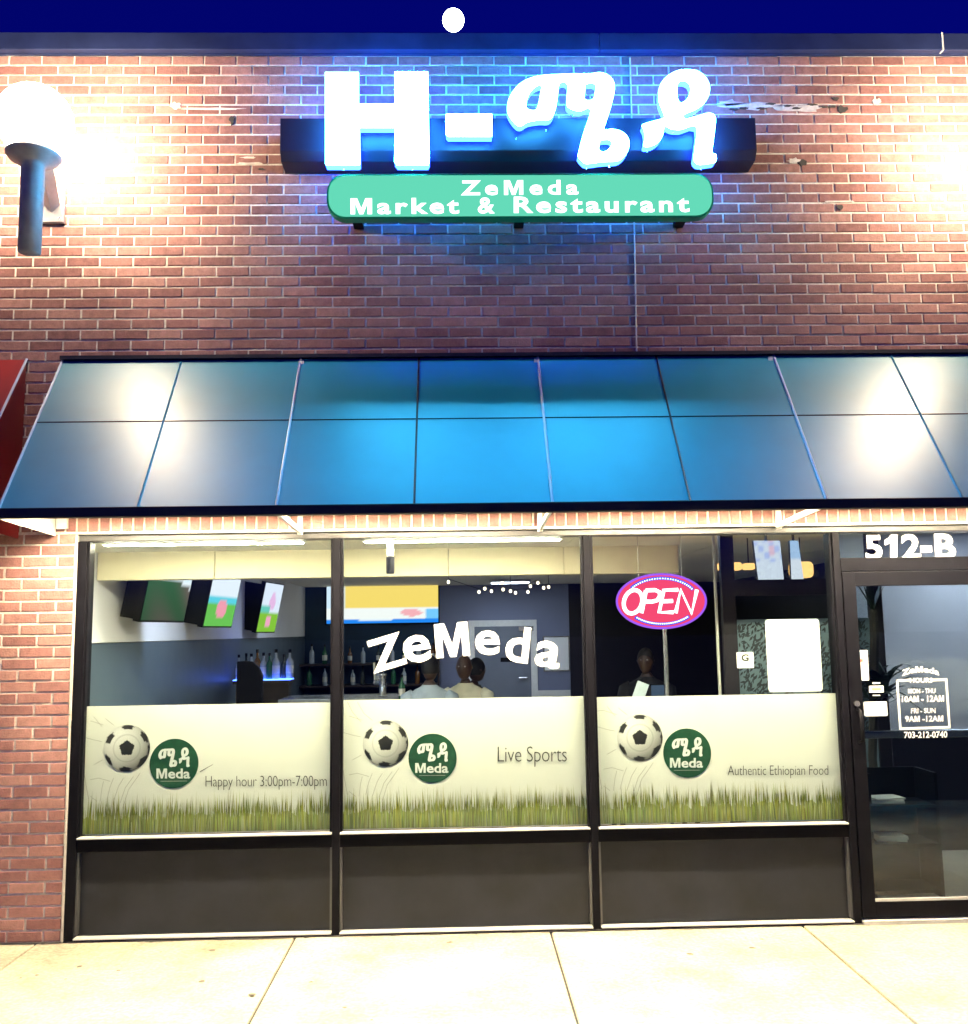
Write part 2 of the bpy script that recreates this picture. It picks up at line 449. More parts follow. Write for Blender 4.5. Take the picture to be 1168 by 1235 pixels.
# specks, gum and the ragged dirt line where the pavement meets the shop front
rg = random.Random(21); m_ = MB()
for k in range(70):
    x, y, q = rg.uniform(-1.2, 6.2), rg.uniform(-1.75, -.04), rg.choice((.004, .005, .007, .012, .018))
    n_ = 9; m_.v += [(x+q*rg.uniform(.6, 1.2)*math.cos(2*PI*i/n_), y+q*rg.uniform(.6, 1.2)*math.sin(2*PI*i/n_), .0045) for i in range(n_)]; m_.f.append(tuple(range(len(m_.v)-n_, len(m_.v))))
o = m_.build('pavement_specks', 'speck', pv); o['kind'] = 'stuff'
m_ = MB(); x = -.6; pr = None
while x < 5.7:
    w_ = max(.002, rg.gauss(.014, .010)); cur = (x, w_)
    if pr: m_.quad((pr[0], -.0042, .0046), (x, -.0042, .0046), (x, -.0042-w_, .0046), (pr[0], -.0042-pr[1], .0046))
    pr = cur; x += rg.uniform(.012, .05)
o = m_.build('dirt_line', 'joint_dark', pv); o['kind'] = 'stuff'

# ------------------------------------------------------------------ the building
bld = thing('shop_building', 'orange brick shop building with black framed windows and a glass door', 'building', (2.5, 0, 0))
FZ = 2.315            # top of the window frames
RZ = at(584, 67, 0).z # underside of the roof coping
CH, BLN = .066, .2032
uw = MB(); uw.box(-4, 8.6, .005, .22, FZ, RZ+.02)
wall = uw.build('upper_wall', 'mortar', bld)
# --- bricks: list of (x0,x1,z0,z1)
bricks = []
ph = at(129, 73, 0).x     # a head joint of the topmost course
row = 0; z1 = RZ
while z1 > FZ+.20:
    z0 = max(z1-CH, FZ+.202)
    off = ph+(row % 2)*BLN/2
    x = off-BLN*math.ceil((off+4)/BLN)
    while x < 8.6:
        if z1-z0 > .03: bricks.append((x, x+BLN, z0, z1, 'w'))
        x += BLN
    z1 -= CH; row += 1
x = -4+.03
while x < 8.6:
    bricks.append((x, x+CH, FZ, FZ+.202, 's')); x += CH
PX0 = -.50
pm = MB(); pm.box(PX0, -.004, .005, .22, .0, FZ)
pier = pm.build('brick_pier', 'mortar', bld)
row = 0; z = .0
while z < FZ-.02:
    z_1 = min(z+CH, FZ-.004); e = [-.012]
    e.append(e[0]-(BLN if row % 2 else BLN/2)); 
    while e[-1] > PX0+.02: e.append(max(e[-1]-BLN, PX0))
    for a, b in zip(e[1:], e[:-1]):
        if b-a > .03: bricks.append((a, b, z, z_1, 'p'))
    z += CH; row += 1
rp = MB(); rp.box(5.66, 8.6, .008, .22, 0, FZ)
rpier = rp.build('brick_pier', 'mortar', bld)
row = 0; z = 0.
while z < FZ-.02:
    x = 5.66-(BLN/2 if row % 2 else 0)
    while x < 8.6:
        if x+BLN > 5.70: bricks.append((max(x, 5.66), x+BLN, z, min(z+CH, FZ-.004), 'r'))
        x += BLN
    z += CH; row += 1
def seen(b):
    x, y = proj(((b[0]+b[1])/2, 0, (b[2]+b[3])/2))
    if not (-12 < x < PW+12 and 60 < y < PH): return 0
    if b[4] == 'w' and b[3] < 3.39 and b[1] > -.13: return 0
    if b[4] == 's': return 0 if x < 60 else 5
    if 395 < x < 862 and 206 < y < 265: return 0
    p, q = proj((b[0], 0, b[2])), proj((b[1], 0, b[3]))
    return abs(q[0]-p[0])*abs(q[1]-p[1])
order = sorted(range(len(bricks)), key=lambda i: -seen(bricks[i]))
parts = set(order[:300])
par = {'w': wall, 's': wall, 'p': pier, 'r': rpier}
stuff = {'w': MB(), 's': MB(), 'p': MB(), 'r': MB()}
shared = {}
SEAM = at(764, 250, 0).x
for i, (x0, x1, z0, z1, t) in enumerate(bricks):
    j = .0056
    w, h = x1-x0-2*j, z1-z0-2*j
    if w < .01 or h < .01: continue
    cx, cz = (x0+x1)/2, (z0+z1)/2
    M = Matrix.Translation((cx+random.uniform(-.0012, .0012), random.uniform(-.0016, .0012), cz+random.uniform(-.0010, .0010))) @ Matrix.Rotation(random.gauss(0, .004), 4, 'Y') @ Matrix.Rotation(random.gauss(0, .004), 4, 'Z')
    if i in parts:
        key = (round(w, 3), round(h, 3))
        if key not in shared:
            m_ = MB(); m_.chamfer(-w/2, w/2, 0, .03, -h/2, h/2, .0028); me = m_.mesh('brick'); me.materials.append(MATS['brick']); shared[key] = me
        o = bpy.data.objects.new('brick', shared[key]); COL.objects.link(o)
        o.parent = par[t]; o.matrix_local = M
    else:
        stuff[t].chamfer(-w/2, w/2, 0, .03, -h/2, h/2, .0028, M)
for t in stuff:
    if stuff[t].f:
        o = stuff[t].build('soldier_brick_course' if t == 's' else 'brickwork', 'brick', par[t]); o['kind'] = 'stuff'
# weathered spots, the sealed joint and old mortar patches on the upper wall
m_ = MB(); a = at(760, 70, 0); b = at(768, 424, 0)
m_.tube([(a.x, -.004, a.z), ((a.x+b.x)/2+.004, -.005, (a.z+b.z)/2), (b.x, -.004, b.z)], .0055, 6)
m_.build('joint_sealant', 'caulk', wall)
def blob(name, px, py, rx, rz, mat, seed, Y=-.006, dep=.014):
    rnd = random.Random(seed); c = at(px, py, 0); pts = []
    for k in range(14):
        a = 2*PI*k/14; r = rnd.uniform(.55, 1.15)
        pts.append((c.x+rx*r*math.cos(a), c.z+rz*r*math.sin(a)))
    m = MB(); m.prism([pts], Y, Y+dep); m.build(name, mat, wall)
blob('wall_hole', 280, 145, .020, .032, 'joint_dark', 1)
blob('wall_hole', 1016, 132, .034, .03, 'joint_dark', 2)
blob('wall_hole', 968, 196, .035, .022, 'joint_dark', 3)
blob('wall_hole', 1014, 250, .024, .024, 'joint_dark', 4)
blob('wall_hole', 432, 272, .026, .022, 'joint_dark', 5)
blob('wall_hole', 1008, 119, .022, .014, 'joint_dark', 6)
blob('wall_hole', 630/2+0, 204, .024, .008, 'joint_dark', 7)
for k, (px, py, rx, rz) in enumerate([(905, 128, .20, .026), (965, 131, .19, .028), (880, 124, .08, .022), (1057, 123, .03, .03), (958, 194, .05, .02), (212, 128, .035, .028), (255, 131, .22, .008), (300, 197, .09, .008), (1014, 243, .14, .008), (300, 190, .05, .008)]):
    blob('mortar_patch', px, py, rx, rz, 'mortar', 20+k, -.004 if rz > .01 else -.003, .010)
for k in range(9):
    blob('wall_crack', 888+k*15+random.uniform(-5, 5), 128+random.uniform(-3, 4), .035, .007, 'joint_dark', 50+k, -.0075, .01)
# coping
cz0 = RZ; cz1 = at(584, 39, -.06).z
cops = MB(); cops.box(-4, 8.6, -.02, .34, cz0, cz1-.01)
cop = cops.build('roof_coping', 'coping_metal', bld)
segs = [-4, at(-420, 50, -.06).x, at(1137, 50, -.06).x-2.2, at(1137, 50, -.06).x, 8.6]
for a, b in zip(segs[:-1], segs[1:]):
    if b-a < .1: continue
    m_ = MB(); m_.box(a+.002, b-.002, -.06, .36, cz0+.004, cz1); m_.build('coping_panel', 'coping_metal', cop, bevel=.004)
m_ = MB(); q = at(1137, 50, -.06).x; m_.box(q-.004, q+.006, -.064, .36, cz0+.002, cz1+.004); m_.build('coping_joint', 'ledge_metal', cop)
m_ = MB(); m_.box(-4, 8.6, .22, 10.4, 4.7, 4.85); m_.build('roof', 'asphalt', bld)
m_ = MB(); m_.box(-4, 8.6, 10.2, 10.4, 0, 4.7); m_.box(-4, -3.8, .24, 10.2, 0, 4.7); m_.box(8.4, 8.6, .24, 10.2, 0, 4.7); m_.build('rear_wall', 'mortar', bld)

# ------------------------------------------------------------------ storefront glazing
X = [0.0, at(407.3, 650).x, at(707.5, 650).x, at(1007, 650).x]
X[1] = (at(407.3, 650).x+at(404, 1100).x)/2; X[2] = (at(707.5, 650).x+at(720, 1090).x)/2; X[3] = (at(1008, 650).x+at(1034, 1085).x)/2
ZM = at(560, 1001).z          # glass bottom
ZB = at(560, 1119).z          # panel bottom ledge
mw = .045                     # mullion width
fr = MB(); fr.box(-.004, 5.66, .02, .14, FZ-.052, FZ-.002)
head = fr.build('window_head', 'anodised', bld, bevel=.004)
m_ = MB(); m_.box(-.004, 5.66, -.006, .02, FZ-.012, FZ-.001); m_.build('head_flashing', 'ledge_metal', head)
m_ = MB(); m_.box(-.012, .0, -.003, .03, .0, FZ-.02); m_.build('frame_caulk', 'caulk', head)
for k in range(3):
    xa, xb = X[k]+(mw/2 if k else .0), X[k+1]-mw/2
    wf = MB()
    if k == 0: wf.box(.001, .055, .0, .13, .0, FZ-.054); xa = .056
    else: wf.box(X[k]-mw/2+.001, X[k]+mw/2-.001, .0, .13, .0, FZ-.054); xa = X[k]+mw/2
    win = wf.build('storefront_window', 'black_metal', bld, bevel=.003)
    win['label'] = ['leftmost storefront window next to the brick pier', 'middle storefront window', 'right storefront window next to the door'][k]
    m_ = MB()
    for zz0, zz1 in ((ZM-.085, ZM-.012), (.0, ZB-.02)): m_.box(xa, xb, .004, .12, zz0, zz1)
    m_.build('rail', 'black_metal', win, bevel=.003)
    for zz in (ZM-.012, ZB-.02):
        m_ = MB(); m_.box(xa+.002, xb-.002, -.014, .045, zz+.001, zz+.010); m_.build('ledge', 'ledge_metal', win, bevel=.003)
    for xq in (xa, xb-.012): m_ = MB(); m_.box(xq, xq+.012, .014, .05, ZB, ZM-.09); m_.build('panel_bead', 'anodised', win)
    m_ = MB(); m_.box(xa, xb, .05, .07, ZB-.006, ZM-.086); m_.build('kick_panel', 'kick_panel', win)
    m_ = MB(); m_.box(xa-.002, xb+.002, .048, .056, ZM+.002, FZ-.05); m_.build('glass_pane', 'shop_glass', win)
    for xq in (xa, xb-.014): m_ = MB(); m_.box(xq, xq+.014, .010, .047, ZM+.002, FZ-.055); m_.build('glazing_bead', 'black_metal', win)
# ------------------------------------------------------------------ entrance door
DX0 = X[3]+mw/2; DX1 = 5.60
jm = MB(); jm.box(X[3]-mw/2+.001, DX0-.001, -.004, .14, 0, FZ-.054); jm.box(DX1, 5.659, -.004, .14, 0, FZ-.054)
DT = at(1090, 689).z
jm.box(DX0, DX1-.001, -.002, .13, DT+.004, DT+.085)
df = jm.build('door_frame', 'black_metal', bld, bevel=.003)
m_ = MB(); m_.box(DX0, DX1, .05, .058, DT+.086, FZ-.056); m_.build('transom_glass', 'shop_glass', df)
m_ = MB(); m_.box(DX0, DX1, -.03, .15, 0.001, .022); m_.build('threshold', 'ledge_metal', df)
dz0 = .03
m_ = MB(); sw = .085
m_.box(DX0+.006, DX0+sw, .0, .045, dz0, DT); m_.box(DX1-sw, DX1-.006, .0, .045, dz0, DT)
m_.box(DX0+sw, DX1-sw, .0, .045, DT-.085, DT); m_.box(DX0+sw, DX1-sw, .0, .045, dz0, dz0+.09)
door = m_.build('entrance_door', 'black_metal', bld, bevel=.003)
m_ = MB(); m_.box(DX0+sw-.004, DX1-sw+.004, .018, .026, dz0+.088, DT-.083); m_.build('glass_pane', 'door_glass', door)
m_ = MB(); m_.box(DX0+sw, DX1-sw, -.002, .016, dz0+.092, dz0+.106); m_.build('glazing_bead', 'ledge_metal', door)
hz = at(1030, 876).z
m_ = MB(); m_.tube([(DX0+.045, .0, hz+.10), (DX0+.045, -.055, hz+.09), (DX0+.045, -.06, hz-.08), (DX0+.045, .0, hz-.09)], .011, 8); m_.build('pull_handle', 'black_metal', door, smooth=True)
m_ = MB(); m_.tube([(DX0+.045, -.012, hz+.13), (DX0+.045, .0, hz+.13)], .017, 14); m_.build('lock_cylinder', 'steel', door)
bz = at(1100, 887).z
m_ = MB(); m_.box(DX0+sw-.03, DX1-sw+.03, .055, .085, bz-.022, bz+.022); m_.build('push_bar', 'steel', door, bevel=.004)
# neighbour's window to the left of the pier
m_ = MB(); m_.box(PX0-2.2, PX0-.002, .02, .13, FZ-.06, FZ-.002); m_.box(PX0-.05, PX0-.002, .0, .13, 0, FZ-.062); m_.box(PX0-2.2, PX0-.052, .004, .12, 0, .5)
nw = m_.build('neighbouring_window', 'black_metal', bld)
m_ = MB(); m_.box(PX0-2.2, PX0-.051, .05, .056, .502, FZ-.06); m_.build('glass_pane', 'kick_panel', nw)

# ------------------------------------------------------------------ teal awning
AP, AZB, AZT = .72, 2.365, at(560, 429.5).z
AX = [-.128, .585, 1.302, 2.02, 2.745, 3.472, 4.198, 4.925, 5.65]
aw = thing('teal_awning', 'long teal blue sloping awning over the shop windows', 'awning', (2.76, 0, 2.36))
def apt(x, t, d=0.0):   # t: 0 top (wall) .. 1 bottom (front); d: out of the cloth
    n = Vector((0, -(AZT-AZB), -AP)).normalized()  # downward-inner
    nn = Vector((0, -(AZT-AZB), AP)).normalized()
    return Vector((x, -AP*t, AZT-(AZT-AZB)*t))+nn*d
TM = .46
rnda = random.Random(3)
for k in range(8):
    for a, b in ((0.0, TM), (TM, 1.0)):
        m_ = MB(); nu, nv = 6, 6; sag = rnda.uniform(.0008, .0022)
        for side in (0, 1):
            for j in range(nv+1):
                for i in range(nu+1):
                    u, v = i/nu, j/nv
                    d = -sag*16*u*(1-u)*v*(1-v)-.004*side
                    m_.v.append(tuple(apt(AX[k]+.003+(AX[k+1]-AX[k]-.006)*u, a+.002+(b-a-.004)*v, d)))
        for side in (0, 1):
            o_ = side*(nu+1)*(nv+1)
            for j in range(nv):
                for i in range(nu):
                    q = o_+j*(nu+1)+i; m_.f.append((q, q+1, q+nu+2, q+nu+1))
        m_.build('cloth_panel', 'awning_cloth', aw, smooth=True)
for k, x_ in enumerate(AX):
    m_ = MB(); m_.tube([apt(x_, .0, .002), apt(x_, 1.0, .002)], .0075 if k % 2 == 0 else .006, 8)
    m_.build('seam_piping', 'awning_piping' if k % 2 == 0 else ('awning_cloth' if k in (1, 7) else 'black_trim'), aw)
m_ = MB(); m_.tube([apt(AX[0], TM, .0), apt(AX[-1], TM, .0)], .004, 6); m_.build('cross_seam', 'black_trim', aw)
m_ = MB(); m_.box(AX[0]-.008, AX[-1]+.008, -AP-.022, -AP+.02, AZB-.052, AZB+.002); m_.build('front_bar', 'black_trim', aw, bevel=.005)
m_ = MB(); m_.box(AX[0]-.008, AX[-1]+.008, -.035, .0, AZT-.01, AZT+.012); m_.build('top_rail', 'black_trim', aw)
for x_ in (AX[0]-.004, AX[-1]+.004):
    m_ = MB(); n0 = len(m_.v)
    for d in (-.003, .003):
        for (yy, zz) in ((-.006, AZT-.01), (-AP, AZB-.01), (-AP, AZB-.05), (-.006, FZ-.02)): m_.v.append((x_+d, yy, zz))
    m_.f += [(0, 1, 2, 3), (7, 6, 5, 4), (0, 4, 5, 1), (1, 5, 6, 2), (2, 6, 7, 3), (3, 7, 4, 0)]
    m_.build('end_panel', 'awning_lining', aw)
m_ = MB()
for k in range(8):
    for a, b in ((0.0, 1.0),):
        m_.quad(apt(AX[k]+.004, .01, -.016), apt(AX[k+1]-.004, .01, -.016), apt(AX[k+1]-.004, .985, -.016), apt(AX[k]+.004, .985, -.016))
m_.build('lining', 'awning_lining', aw)
for x_ in (1.312, 2.735, 4.17):
    m_ = MB()
    m_.box(x_-.014, x_+.014, -.038, -.010, FZ-.03, AZT-.03)
    m_.tube([(x_, -.03, FZ-.012), (x_, -AP+.02, AZB-.035)], .017, 6)
    m_.tube([apt(x_, .03, -.03), apt(x_, .97, -.03)], .014, 6)
    m_.build('frame_rib', 'white_paint', aw)
m_ = MB(); m_.box(-.12, -.055, -.03, -.005, FZ+.02, FZ+.085); m_.build('wall_bracket', 'white_paint', aw, bevel=.003)
# strip lights fixed up inside the open bottomed awning
for k, (xa, xb) in enumerate(((.05, 1.2), (1.42, 2.62), (2.86, 4.06), (4.32, 5.5))):
    zt = AZB+.16
    t = thing('strip_light', ['under the left end of the teal awning', 'under the teal awning over the left and middle windows', 'under the teal awning over the right window', 'under the right end of the teal awning, above the door'][k].join(('white fluorescent strip light ', '')), 'strip light', ((xa+xb)/2, -.5, zt), 'strip lights inside the awning')
    m_ = MB(); m_.box(xa, xb, -.54, -.46, zt+.03, zt+.07); m_.build('housing', 'white_paint', t)
    m_ = MB(); m_.box(xa, xb, -.445, -.438, zt-.03, zt+.07); m_.build('added_baffle', 'white_paint', t)  # added baffle, keeps direct tube light off the brick above the windows
    m_ = MB(); m_.tube([(xa+.03, -.5, zt), (xb-.03, -.5, zt)], .018, 10); m_.build('tube', 'tube_glow', t)
    m_ = MB(); m_.box(xa+.004, xa+.028, -.52, -.48, zt-.02, zt+.029); m_.build('end_cap', 'white_paint', t)
    m_ = MB(); m_.box(xb-.028, xb-.004, -.52, -.48, zt-.02, zt+.029); m_.build('end_cap', 'white_paint', t)

# ------------------------------------------------------------------ red awning next door
rx1 = -.345
ra = thing('red_awning', 'red awning of the shop next door, cut off at the left edge', 'awning', (-1.9, 0, 2.36))
for a, b in ((-1.75, rx1), (-3.2, -1.756)):
    m_ = MB()
    for d in (0, -.005):
        for (xx, t) in ((a, 0), (b, 0), (b, 1), (a, 1)): m_.v.append(tuple(apt(xx, t, d)))
    m_.f += [(0, 1, 2, 3), (7, 6, 5, 4), (0, 4, 5, 1), (1, 5, 6, 2), (2, 6, 7, 3), (3, 7, 4, 0)]
    m_.build('cloth_panel', 'red_cloth', ra)
m_ = MB()
for d in (-.006, .0):
    for (yy, zz) in ((-.006, AZT-.01), (-AP, AZB-.004), (-AP, AZB-.05), (-.006, FZ-.035)): m_.v.append((rx1-.001+d, yy, zz))
m_.f += [(0, 1, 2, 3), (7, 6, 5, 4), (0, 4, 5, 1), (1, 5, 6, 2), (2, 6, 7, 3), (3, 7, 4, 0)]
m_.build('end_panel', 'red_cloth', ra)
m_ = MB(); m_.tube([apt(rx1, 0, .003), apt(rx1, 1, .003)], .008, 6); m_.build('edge_piping', 'awning_piping', ra)
m_ = MB(); m_.box(-3.2, rx1-.01, -AP-.02, -AP+.02, AZB-.052, AZB-.006); m_.build('front_bar', 'red_cloth', ra)

# ------------------------------------------------------------------ globe wall lamps
def globe_lamp(px, label, grp):
    Y = -.58
    base = at(px, 245, Y); x = base.x
    zc = at(px, 148, Y).z; zb = at(px, 304, Y).z; zf = at(px, 190, Y).z
    t = thing('globe_wall_lamp', label, 'wall lamp', (x, Y, zb), grp)
    R = .205
    m_ = MB(); m_.lathe([(R*math.sin(PI*k/16), -R*math.cos(PI*k/16)) for k in range(1, 16)], (x, Y, zf+.02+R*.94), 28); m_.build('globe', 'globe_glow', t, smooth=True)
    m_ = MB(); m_.lathe([(.060, zb-zf), (.062, -.16), (.062, -.055), (.075, -.035), (.13, -.012), (.147, .010), (.147, .018), (.06, .02)], (x, Y, zf), 24); m_.build('post', 'lamp_metal', t, smooth=True)
    bx = at(px+27, 250, 0).x; bz = at(px+27, 250, 0).z
    m_ = MB(); M = Matrix.Identity(4)
    a = Vector((x+.02, Y+.03, bz+.10)); b = Vector((bx, -.03, bz+.0))
    m_.tube([a, b], .05, 4); m_.build('arm', 'lamp_metal', t)
    m_ = MB(); m_.box(bx-.075, bx+.075, -.035, -.003, bz-.11, bz+.11); m_.build('wall_plate', 'lamp_metal', t, bevel=.005)
    m_ = MB(); m_.lathe([(.118, .019), (.122, .024), (.122, .040), (.112, .046), (.100, .046)], (x, Y, zf), 24); m_.build('collar', 'lamp_metal', t, smooth=True)
    for dx, dz in ((-.055, .09), (.055, .09), (-.055, -.09), (.055, -.09)):
        m_ = MB(); m_.tube([(bx+dx, -.042, bz+dz), (bx+dx, -.034, bz+dz)], .009, 8); m_.build('screw', 'steel', t)
    return t
globe_lamp(38, 'glowing white globe lamp on a grey bracket at upper left of the brick wall', 'globe lamps on the brick wall')
globe_lamp(1268, 'matching globe lamp on the brick wall just beyond the right edge', 'globe lamps on the brick wall')

# ------------------------------------------------------------------ illuminated letter sign
LY0, LY1 = -.285, -.215
sg = thing('letter_sign', 'glowing white channel letter sign on a dark raceway above the awning', 'sign', at(626, 190, -.1))
ra0, ra1 = at(338, 142, -.2), at(914, 190, -.2)
m_ = MB(); rz0, rz1 = ra1.z, at(626, 142, -.2).z; c_ = .05
for xx in (ra0.x, ra1.x): 
    for yy, zz in ((-.004, rz0), (-.16, rz0), (-.20, rz0+c_), (-.20, rz1), (-.004, rz1)): m_.v.append((xx, yy, zz))
m_.f += [(0, 1, 2, 3, 4), (9, 8, 7, 6, 5)]+[(i, (i+1) % 5, 5+(i+1) % 5, 5+i) for i in range(5)]
m_.build('raceway', 'raceway', sg, bevel=.004)
ME = [[(135,400),(150,310),(200,230),(270,170),(360,135),(450,122),(600,115),(790,112),(860,102),(920,115),(965,150),(990,200),(990,260),(965,370),(925,500),(910,550),(960,545),(1030,560),(1085,600),(1108,660),(1095,725),(1055,780),(1000,808),(900,812),(770,828),(730,812),(695,770),(692,740),(730,590),(790,400),(720,415),(660,405),(615,380),(600,340),(608,200),(558,200),(545,310),(530,390),(505,455),(465,485),(400,485),(310,500),(260,530),(215,525),(165,470)],
      [(405,212),(400,260),(375,380),(345,402),(300,385),(300,330),(330,260),(370,220)],
      [(765,200),(830,200),(825,270),(808,318),(755,318),(757,260)],
      [(885,640),(950,640),(948,690),(905,725),(868,715),(872,670)]]
DA = [[(155,515),(240,485),(325,460),(320,420),(290,340),(285,250),(310,180),(370,120),(450,85),(540,80),(610,98),(670,150),(698,220),(690,290),(655,350),(590,400),(500,438),(505,464),(590,444),(690,420),(742,455),(738,560),(722,690),(720,738),(745,745),(752,790),(735,818),(680,828),(610,835),(575,815),(560,780),(570,690),(580,535),(470,560),(390,555),(345,535),(335,590),(310,640),(260,680),(200,695),(165,680),(175,620),(170,560)],
      [(450,190),(490,175),(530,200),(535,260),(500,325),(455,340),(440,270)]]
HH = [[(255,65),(433,65),(433,225),(605,225),(605,62),(782,62),(790,520),(780,540),(620,540),(603,520),(605,350),(438,350),(440,530),(430,540),(262,540),(255,530)]]
DS = [[(862,280),(872,275),(1105,275),(1105,395),(875,395),(862,380)]]
for nm, loops, ox, oy, sc, sm in (('H', HH, 330, 70, 4.171, 0), ('dash', DS, 330, 70, 4.171, 0), ('me', ME, 590, 70, 6.489, 3), ('da', DA, 750, 70, 6.489, 3)):
    L = [inset(pxloop(l, ox, oy, sc, LY0, sm), .007 if q_ == 0 else -.005) for q_, l in enumerate(loops)]
    m_ = MB(); m_.prism(L, LY0, LY0+.012); lt = m_.build('letter', 'letter_glow', sg)
    m_ = MB(); m_.prism(L, LY0+.013, LY1, caps=(False, True)); m_.build('letter_return', 'added_halo_glow', lt)
for (px, py) in ((623, 166), (659, 156), (691, 137), (707, 201), (735, 199), (781, 181), (812, 158), (845, 202), (415, 202), (498, 202)):
    p = at(px, py, -.25); m_ = MB(); m_.tube([p, p+Vector((0, .0, -.016))], .0045, 6); m_.build('drain_clip', 'steel', sg)
# standoffs between raceway and letters are the returns themselves
gs = thing('box_sign', 'rounded green light box sign under the big letters', 'sign', at(626, 262, -.1))
def rrect(x0, z0, x1, z1, r, n=6):
    out = []
    for cx, cz, a0 in ((x1-r, z1-r, 0), (x0+r, z1-r, PI/2), (x0+r, z0+r, PI), (x1-r, z0+r, 1.5*PI)):
        for k in range(n+1):
            a = a0+PI/2*k/n; out.append((cx+r*math.cos(a), cz+r*math.sin(a)))
    return out
gy0, gy1 = -.27, -.205
b0, b1 = at(394, 264, gy0), at(860, 208, gy0)
gx0, gx1, gz0, gz1 = b0.x, b1.x, at(626, 262.5, gy0).z, at(626, 209, gy0).z
m_ = MB(); m_.prism([rrect(gx0, gz0, gx1, gz1, .11)], gy0+.004, gy1); m_.build('cabinet', 'green_rim', gs)
m_ = MB(); m_.prism([rrect(gx0+.012, gz0+.012, gx1-.012, gz1-.012, .10)], gy0-.002, gy0+.0035); m_.build('face', 'green_face', gs)
m_ = MB(); px_text(m_, 'ZeMeda', 556, 217.5, 698, 235.5, gy0-.005, slope=-.006, bold=.027, space=1.35); m_.build('lettering', 'green_text', gs)
for wd, xa_, ya_, xb_, yb_ in (('Market', 423, 239, 554, 258.5), ('&', 576.5, 238, 597, 257.5), ('Restaurant', 620, 237, 832, 257)):
    m_ = MB(); px_text(m_, wd, xa_, ya_, xb_, yb_, gy0-.005, slope=-.006, bold=.027, space=1.25); m_.build('lettering', 'green_text', gs)
for px in (432, 626, 820):
    p = at(px, 262, -.06); m_ = MB(); m_.box(p.x-.03, p.x+.03, gy1-.002, -.003, gz0+.05, gz1-.06); m_.build('bracket', 'black_metal', gs)

# ------------------------------------------------------------------ moon over the roof
d = ray(547, 24).normalized(); mp_ = CAM+d*3000
m_ = MB(); R = 3000*11.5/FPX
m_.lathe([(R*math.sin(PI*k/14), -R*math.cos(PI*k/14)) for k in range(1, 14)], mp_, 24)
tag(m_.build('moon', 'moon_glow', None, smooth=True), 'bright white moon in the dark sky just above the roof edge', 'moon')

